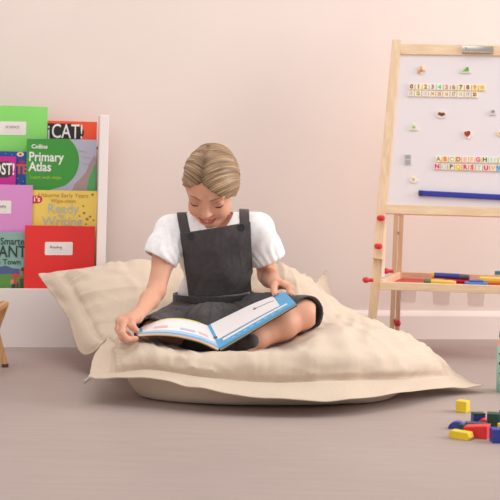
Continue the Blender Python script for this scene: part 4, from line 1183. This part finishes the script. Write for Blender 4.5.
# ================================================================ clothes
def cloth(name, r_, g_, b_, rough=0.85, weave=500, amt=0.35, wr=0.4, wscale=28):
    m = bpy.data.materials.new(name); m.use_nodes = True
    nt = m.node_tree; N, L = nt.nodes, nt.links
    b = N['Principled BSDF']; b.inputs['Roughness'].default_value = rough; b.inputs['Specular IOR Level'].default_value = 0.2
    b.inputs['Sheen Weight'].default_value = 0.2; b.inputs['Sheen Roughness'].default_value = 0.5
    tc = N.new('ShaderNodeTexCoord')
    n = N.new('ShaderNodeTexNoise'); n.inputs['Scale'].default_value = 70; n.inputs['Detail'].default_value = 6
    L.new(tc.outputs['Object'], n.inputs['Vector'])
    r = N.new('ShaderNodeValToRGB'); c = rgb(r_, g_, b_)
    r.color_ramp.elements[0].color = tuple(x * (1 - (0.14 if r_ < 200 else 0.03)) for x in c[:3]) + (1,); r.color_ramp.elements[1].color = tuple(min(1, x * 1.12) for x in c[:3]) + (1,)
    r.color_ramp.elements[0].position = 0.3; r.color_ramp.elements[1].position = 0.7
    L.new(n.outputs['Fac'], r.inputs[0]); L.new(r.outputs[0], b.inputs['Base Color'])
    w = N.new('ShaderNodeTexNoise'); w.inputs['Scale'].default_value = wscale; w.inputs['Detail'].default_value = 2; w.inputs['Distortion'].default_value = 0.7
    mp = N.new('ShaderNodeMapping'); mp.inputs['Scale'].default_value = (1.6, 1.0, 0.7); L.new(tc.outputs['Object'], mp.inputs[0]); L.new(mp.outputs[0], w.inputs['Vector'])
    b0 = N.new('ShaderNodeBump'); b0.inputs['Strength'].default_value = wr; b0.inputs['Distance'].default_value = 0.010; L.new(w.outputs['Fac'], b0.inputs['Height'])
    w2 = N.new('ShaderNodeTexNoise'); w2.inputs['Scale'].default_value = weave; L.new(tc.outputs['Object'], w2.inputs['Vector'])
    b1 = N.new('ShaderNodeBump'); b1.inputs['Strength'].default_value = amt; b1.inputs['Distance'].default_value = 0.0006
    L.new(w2.outputs['Fac'], b1.inputs['Height']); L.new(b0.outputs[0], b1.inputs['Normal']); L.new(b1.outputs[0], b.inputs['Normal'])
    return m
white_cotton = cloth('white_cotton', 246, 243, 243, 0.8, wr=0.14, amt=0.15, wscale=16)
grey_twill = cloth('charcoal_twill', 80, 75, 76, 0.85, wr=0.5, wscale=22)
torso_u = union([p + ((0.03,)) for p in torso], 0.03)
tf = torso_u[0]
def plane(p, n):
    p, n = V3(p), V3(n) / np.linalg.norm(n)
    return lambda X, Y, Z: (X - p[0]) * n[0] + (Y - p[1]) * n[1] + (Z - p[2]) * n[2]
def shell(f, off, t): return np.abs(f - off) - t / 2
def ripple(X, Y, Z, fx, fz, ph, amp): return amp * np.sin(X * fx + 9 * np.sin(Z * fz + ph)) 

# ---- blouse: body + two puffed sleeves
hemR = lerp(shR, elR, 0.54); hemL = lerp(shL, elL, 0.54)
slR = [cone(shR + np.array([0.012, 0, 0.002]), J(162, 256, 3.43), 0.034, 0.047), ellip(J(163, 244, 3.445), (0.040, 0.044, 0.034))]
slL = [cone(shL + np.array([-0.012, 0, 0.002]), J(268, 256, 3.50), 0.034, 0.045), ellip(J(265, 243, 3.50), (0.038, 0.044, 0.034))]
pR0 = J(160, 261, 3.42); nR = V3(pR0) - V3(J(166, 232, 3.47)); 
cutR = plane(J(160, 259.5, 3.42), np.array([-0.52, -0.25, -1.0]))
cutL = plane(J(271, 261, 3.52), np.array([0.50, 0.05, -1.0]))
neckc = V3(J(216, 219, 3.45))
def neck_hole(X, Y, Z):
    return np.sqrt(((X - neckc[0]) / 0.044) ** 2 + ((Y - neckc[1]) / 0.052) ** 2) * 0.04 - 0.04
def blouse(X, Y, Z):
    t = tf(X, Y, Z) - 0.009
    t = t + 0.0012 * np.sin(X * 90 + 9 * np.sin(Z * 16)) * (Z < chest[2])
    sR = union(slR, 0.02)[0](X, Y, Z); sL = union(slL, 0.02)[0](X, Y, Z)
    pl = 0.0014
    angR = np.arctan2(Y - 3.44, X - J(160, 250, 3.44)[0]); angL = np.arctan2(Y - 3.50, X - J(268, 250, 3.5)[0])
    sR = sR + pl * np.sin(angR * 13 + 5 * np.sin(Z * 40)); sL = sL + pl * np.sin(angL * 13 + 5 * np.sin(Z * 40))
    sR = smax(sR, cutR(X, Y, Z).astype(f32), 0.006); sL = smax(sL, cutL(X, Y, Z).astype(f32), 0.006)
    d = smin(smin(t, sR, 0.016), sL, 0.016)
    d = np.maximum(d, waist[2] - 0.035 - Z)
    inn = d + 0.0042
    # open the sleeve mouths
    arm = np.minimum(union(slR, 0.02)[0](X, Y, Z) + 0.005, union(slL, 0.02)[0](X, Y, Z) + 0.005)
    d = np.maximum(d, -np.minimum(inn, arm + 0 * X))
    d = np.maximum(d, -np.maximum(neck_hole(X, Y, Z), neckc[2] - 0.02 - Z))
    return d
bl = mesh_sdf('blouse', blouse, (-0.32, 3.34, 0.14), (0.13, 3.66, 0.47), 0.0020, white_cotton, person, it=2)

# ---- collar: flat rounded, lies over the blouse
def collar(X, Y, Z):
    t = tf(X, Y, Z)
    nk = cone(neckB + np.array([0, 0.004, -0.012]), neckT, 0.033, 0.032)[0](X, Y, Z)
    f = smin(t - 0.012, nk - 0.004, 0.030)
    d = np.abs(f - 0.0015) - 0.0022
    dx = X - neckc[0]; dy = Y - (neckc[1] - 0.006)
    rad = np.sqrt((dx / 0.076) ** 2 + (dy / 0.070) ** 2)
    d = smax(d, ((rad - 1.0) * 0.066).astype(f32), 0.004)
    # the two halves part at the front
    gap = 0.009 - np.abs(dx) - np.clip((-(dy) - 0.05) * 0.0, 0, 1)
    v = np.maximum((0.030 - np.abs(dx) * 0.0 + dy + 0.008) * 0.0, 0)
    d = np.where(dy < 0, d, d)
    d = smax(d, ((0.58 - rad) * 0.066).astype(f32), 0.003); d = np.maximum(d, Z - (neckc[2] + 0.020)); d = np.maximum(d, neckc[2] - 0.055 - Z)
    return d
mesh_sdf('collar', collar, neckc + np.array([-0.1, -0.1, -0.07]), neckc + np.array([0.1, 0.1, 0.06]), 0.0015, white_cotton, bl, it=2)

# ---- pinafore bib: panel on the front of the chest
def xz(px, py, Y=3.43): q = J(px, py, Y); return q[0], q[2]
def poly_d(X, Z, pts):
    "signed distance-ish to a convex polygon in xz (pixel-anchored corners, clockwise seen from the front)"
    d = None
    for (x0, z0), (x1, z1) in zip(pts, pts[1:] + pts[:1]):
        ex, ez = x1 - x0, z1 - z0; L = math.hypot(ex, ez)
        v = ((X - x0) * -ez + (Z - z0) * ex) / L
        d = v if d is None else np.maximum(d, v)
    return d
bibp = [xz(180, 233), xz(250.5, 221.5), xz(254, 295), xz(187.5, 298)]
def bib(X, Y, Z):
    t = tf(X, Y, Z)
    wv = 0.002 * np.sin(X * 60 + 2.0) * np.sin(Z * 45 + 1)
    # the bib hangs straighter than the chest: blend with a slightly flatter surface
    d = np.abs(t - 0.0165 + wv) - 0.0024
    p = poly_d(X, Z, bibp)
    d = np.maximum(d, p); d = np.maximum(d, Y - (chest[1] + 0.015))
    return d
bibo = mesh_sdf('pinafore_bib', bib, (-0.22, 3.30, 0.15), (0.03, 3.58, 0.46), 0.0016, grey_twill, person, it=2)
def strap_fn(poly, ymax):
    def f(X, Y, Z):
        t = tf(X, Y, Z)
        d = np.abs(t - 0.0150) - 0.0022
        d = np.maximum(d, poly_d(X, Z, poly)); return np.maximum(d, Y - ymax)
    return f
for poly in ([xz(176.5, 213, 3.45), xz(186.5, 213, 3.45), xz(192.5, 238), xz(182, 240)], [xz(239, 208, 3.45), xz(249, 207, 3.45), xz(249.8, 226), xz(239.5, 228)]):
    mesh_sdf('shoulder_strap', strap_fn(poly, 3.62), (-0.24, 3.32, 0.33), (0.05, 3.64, 0.50), 0.0016, grey_twill, bibo, it=2)
    # strap carries on down the back
# buttons
def on_front(px, py, off):
    "march along the viewing ray to the torso offset surface"
    o = np.array([0, 0, HC]); r = V3(P(px, py, 1.0)) - o
    for Yv in np.arange(3.25, 3.6, 0.0008):
        q = o + r * Yv
        if float(tf(np.array(q[0]), np.array(q[1]), np.array(q[2]))) < off: return q
    return o + r * 3.45
for (px, py) in ((191, 236.5), (241.5, 227.5)):
    q = on_front(px, py, 0.020)
    m = MB(); m.lathe([(0, 0), (0.0088, 0.0), (0.0096, 0.0012), (0.009, 0.0026), (0.006, 0.0020), (0, 0.0018)], (0, 0, 0), 28)
    o = m.build('button', plain('button_black', 34, 32, 36, 0.3), bibo, True)
    o.location = q; o.rotation_euler = (math.radians(78), 0, 0)
# ---- waistband and pleated skirt over the crossed legs
def waistband(X, Y, Z):
    t = tf(X, Y, Z)
    d = np.abs(t - 0.0188) - 0.0034
    zc = waist[2] - 0.0125 + (X - waist[0]) * 0.04
    return np.maximum(d, np.abs(Z - zc) - 0.0105)
mesh_sdf('waistband', waistband, (-0.24, 3.40, 0.14), (0.04, 3.70, 0.30), 0.0016, grey_twill, person, it=2)

hemKL = lerp(hipL, knL, 0.97); hemKR = lerp(hipR, knR, 1.0)
thL = chain([hipL + np.array([0, 0, 0.004]), lerp(hipL, knL, .5), knL, V3(knL) + 0.16 * (V3(knL) - V3(hipL))], [0.078, 0.066, 0.047, 0.043])
thR = chain([hipR + np.array([0, 0, 0.004]), lerp(hipR, knR, .5), knR, V3(knR) + 0.16 * (V3(knR) - V3(hipR))], [0.070, 0.058, 0.050, 0.046])
lap = [ellip(J(215, 322, 3.44), (0.088, 0.10, 0.052)), cone(J(190, 346, 3.24), J(226, 346, 3.19), 0.022, 0.02), cone(J(226, 346, 3.19), J(252, 341, 3.17), 0.02, 0.018), cone(J(212, 332, 3.36), J(214, 347, 3.24), 0.042, 0.018)]
hipz = [ellip(hipC, (0.098, 0.09, 0.088)), cone(hipC, waist, 0.09, 0.075)]
kdL = V3(knL) - V3(hipL); kdR = V3(knR) - V3(hipR)
uL = kdL / np.linalg.norm(kdL); uR = kdR / np.linalg.norm(kdR)
cutKL = plane(V3(knL) + uL * 0.024, uL + np.array([0, -0.3, -0.3])); cutKR = plane(V3(knR) + uR * 0.030, uR + np.array([0, -0.3, -0.3]))
def skirt(X, Y, Z):
    a = union(thL, 0.008)[0](X, Y, Z); a = np.maximum(a, cutKL(X, Y, Z))
    b_ = union(thR, 0.008)[0](X, Y, Z); b_ = np.maximum(b_, cutKR(X, Y, Z))
    d = smin(smin(a, b_, 0.02), smin(union(lap, 0.03)[0](X, Y, Z), union(hipz, 0.03)[0](X, Y, Z), 0.03), 0.03)
    ang = np.arctan2(X - waist[0], -(Y - (waist[1] + 0.02)))
    d = d + 0.006 * (((ang * 6.0) % 1.0) - 0.5) * np.clip((waist[2] - Z) * 25, 0, 1) * np.clip((Z - 0.12) * 20, 0.2, 1)
    inn = np.minimum(union(thL, 0.008)[0](X, Y, Z), union(thR, 0.008)[0](X, Y, Z)) + 0.0045
    # legs leave through the knee openings
    shn = np.minimum(union([legL[2], legL[3]], 0.01)[0](X, Y, Z), union([legR[2], legR[3]], 0.01)[0](X, Y, Z)) - 0.002
    d = np.maximum(d, -inn); d = np.maximum(d, -shn)
    return np.maximum(d, np.minimum(Z - (waist[2] - 0.016), 0.105 - np.sqrt((X - waist[0]) ** 2 + (Y - waist[1]) ** 2)))
sk = mesh_sdf('skirt', skirt, (-0.33, 3.08, 0.03), (0.205, 3.72, 0.30), 0.0022, grey_twill, person, it=2)
# hem falling behind and below the knee on her left side
# ================================================================ the open book
bk_o = P(213, 340, 3.2)
obook = empty('open_book', bk_o, label='open picture book with blue-edged pages held on the child\'s lap', cat='book')
NS, NT = 24, 12
def sheet(near, far, off=0.0):
    "near/far: control pixels (px,py,Y) from spine outwards -> grid [t][s] of points"
    a = catmull(np.array([J(*q) for q in near]), 8); b = catmull(np.array([J(*q) for q in far]), 8)
    return np.array([lerp(a, b, t) for t in np.linspace(0, 1, NT + 1)])
RN = [(219, 348, 3.115), (240, 335.5, 3.12), (266, 320, 3.14), (295.5, 302.8, 3.165)]
RF = [(207.5, 325.5, 3.30), (229, 315, 3.305), (256, 302.3, 3.32), (285, 291.8, 3.345)]
LN = [(219, 348, 3.115), (200, 339.5, 3.115), (176, 334, 3.12), (156, 332.8, 3.13), (138, 334, 3.145)]
LF = [(207.5, 325.5, 3.30), (194, 320.8, 3.295), (178, 318.3, 3.29), (160, 320.0, 3.28), (134.5, 330.2, 3.27)]
def gridmesh(name, G, m, parent, thick=0.0):
    nt, ns = G.shape[0], G.shape[1]
    G = G - np.array(bk_o)
    du = np.gradient(G, axis=1); dv = np.gradient(G, axis=0); n = np.cross(du, dv); n /= np.linalg.norm(n, axis=-1, keepdims=True)
    if n[..., 2].mean() < 0: n = -n
    vs = list(G.reshape(-1, 3)) + list((G - n * thick).reshape(-1, 3))
    K = nt * ns; fs = []
    for i in range(nt - 1):
        for j in range(ns - 1):
            q = (i * ns + j, i * ns + j + 1, (i + 1) * ns + j + 1, (i + 1) * ns + j)
            fs.append(q); fs.append(tuple(K + x for x in q[::-1]))
    rim = [j for j in range(ns)] + [i * ns + ns - 1 for i in range(1, nt)] + [(nt - 1) * ns + j for j in range(ns - 2, -1, -1)] + [i * ns for i in range(nt - 2, 0, -1)]
    for a, b in zip(rim, rim[1:] + rim[:1]): fs.append((b, a, K + a, K + b))
    o = mesh_obj(name, vs, fs, m, parent)
    bm = bmesh.new(); bm.from_mesh(o.data); bmesh.ops.recalc_face_normals(bm, faces=bm.faces[:]); bm.to_mesh(o.data); bm.free()
    try: o.data.set_sharp_from_angle(angle=math.radians(40))
    except Exception: pass
    return o
def lift(G, d):
    du = np.gradient(G, axis=1); dv = np.gradient(G, axis=0); n = np.cross(du, dv); n /= np.linalg.norm(n, axis=-1, keepdims=True)
    if n[..., 2].mean() < 0: n = -n
    return G + n * d
def patch(G, pts):
    "bilinear sample of grid at (s,t) in 0..1"
    nt, ns = G.shape[0] - 1, G.shape[1] - 1; out = []
    for s, t in pts:
        fs, ft = min(max(s, 0), 1) * ns, min(max(t, 0), 1) * nt
        i, j = min(int(ft), nt - 1), min(int(fs), ns - 1); a, b = ft - i, fs - j
        out.append(lerp(lerp(G[i, j], G[i, j + 1], b), lerp(G[i + 1, j], G[i + 1, j + 1], b), a))
    return out
def sub(G, s0, s1, t0, t1, ns=16, nt=5):
    return np.array([patch(G, [(s, t) for s in np.linspace(s0, s1, ns)]) for t in np.linspace(t0, t1, nt)])
def ext(G, k=1.0):
    d = G[0] - G[1]; d = d / np.linalg.norm(d, axis=-1, keepdims=True)
    G2 = G.copy(); G2[0] = G[0] + d * 0.005 * k; G2[-1] = G[-1] - d * 0.003 * k; return G2
GR, GL = sheet(RN, RF), sheet(LN, LF)
page_m = mat('page_paper', rgb(246, 240, 240), 0.6, var=0.01, vscale=20)
blue_m = plain('page_blue', 92, 176, 226, 0.5); lblue_m = plain('page_pale_blue', 176, 210, 240, 0.5)
cov_m = plain('cover_dark', 52, 44, 46, 0.5); org_m = plain('cover_orange', 232, 164, 66, 0.5)
for G, side in ((GR, 'r'), (GL, 'l')):
    gridmesh('cover', lift(ext(G), -0.0065), cov_m, obook, 0.0018)
    gridmesh('cover_lining', lift(ext(G, 0.6), -0.0053), org_m, obook, 0.0010)
pr = gridmesh('page', lift(GR, 0.0), blue_m, obook, 0.005)
pl = gridmesh('page', lift(GL, 0.0), page_m, obook, 0.005)
# right page: white picture area inside the blue border, drawn lines
gridmesh('picture_area', lift(sub(GR, 0.045, 0.86, 0.30, 0.985), 0.0005), page_m, pr, 0.0003)
gridmesh('picture_area', lift(sub(GR, 0.10, 0.93, 0.155, 0.235), 0.0005), page_m, pr, 0.0003)
gridmesh('printed_line', lift(sub(GR, 0.05, 0.90, 0.235, 0.25), 0.0007), plain('line_ochre', 190, 160, 120), pr, 0.0002)
def stroke(G, pts, r, m, parent, name='drawn_line', up=0.0012):
    q = [p - np.array(bk_o) for p in patch(lift(G, up), pts)]
    return MB().tube(q, r, 6).build(name, m, parent, True)
stroke(GR, [(0.62, 0.72), (0.70, 0.70), (0.78, 0.71), (0.84, 0.69)], 0.0006, plain('ink_dark_red', 110, 60, 60), pr)
stroke(GR, [(0.60, 0.71), (0.62, 0.76), (0.635, 0.70), (0.61, 0.67)], 0.0008, plain('ink_dark_red', 110, 60, 60), pr)
for k in range(9):
    s = 0.14 + 0.085 * k
    stroke(GR, [(s, 0.075), (s + 0.045, 0.075)], 0.0007, plain('caption_white', 226, 240, 248), pr, 'caption_print', 0.0008)
# left page: pale blue band at the near edge, soft coloured drawings
gridmesh('border_band', lift(sub(GL, 0.0, 1.0, 0.0, 0.20), 0.0005), lblue_m, pl, 0.0003)
gridmesh('border_band', lift(sub(GL, 0.93, 1.0, 0.2, 0.96), 0.0005), blue_m, pl, 0.0003)
gridmesh('border_band', lift(sub(GL, 0.0, 1.0, 0.0, 0.05), 0.0008), blue_m, pl, 0.0003)
gridmesh('border_band', lift(sub(GL, 0.15, 0.78, 0.93, 1.0), 0.0005), plain('page_lemon', 236, 232, 150), pl, 0.0003)
gridmesh('drawing', lift(sub(GL, 0.62, 0.80, 0.34, 0.50), 0.0005), plain('page_salmon', 238, 190, 180), pl, 0.0003)
gridmesh('drawing', lift(sub(GL, 0.28, 0.46, 0.30, 0.42), 0.0005), plain('page_lilac', 214, 202, 226), pl, 0.0003)
gridmesh('drawing', lift(sub(GL, 0.10, 0.24, 0.30, 0.44), 0.0005), plain('page_rose', 236, 206, 206), pl, 0.0003)
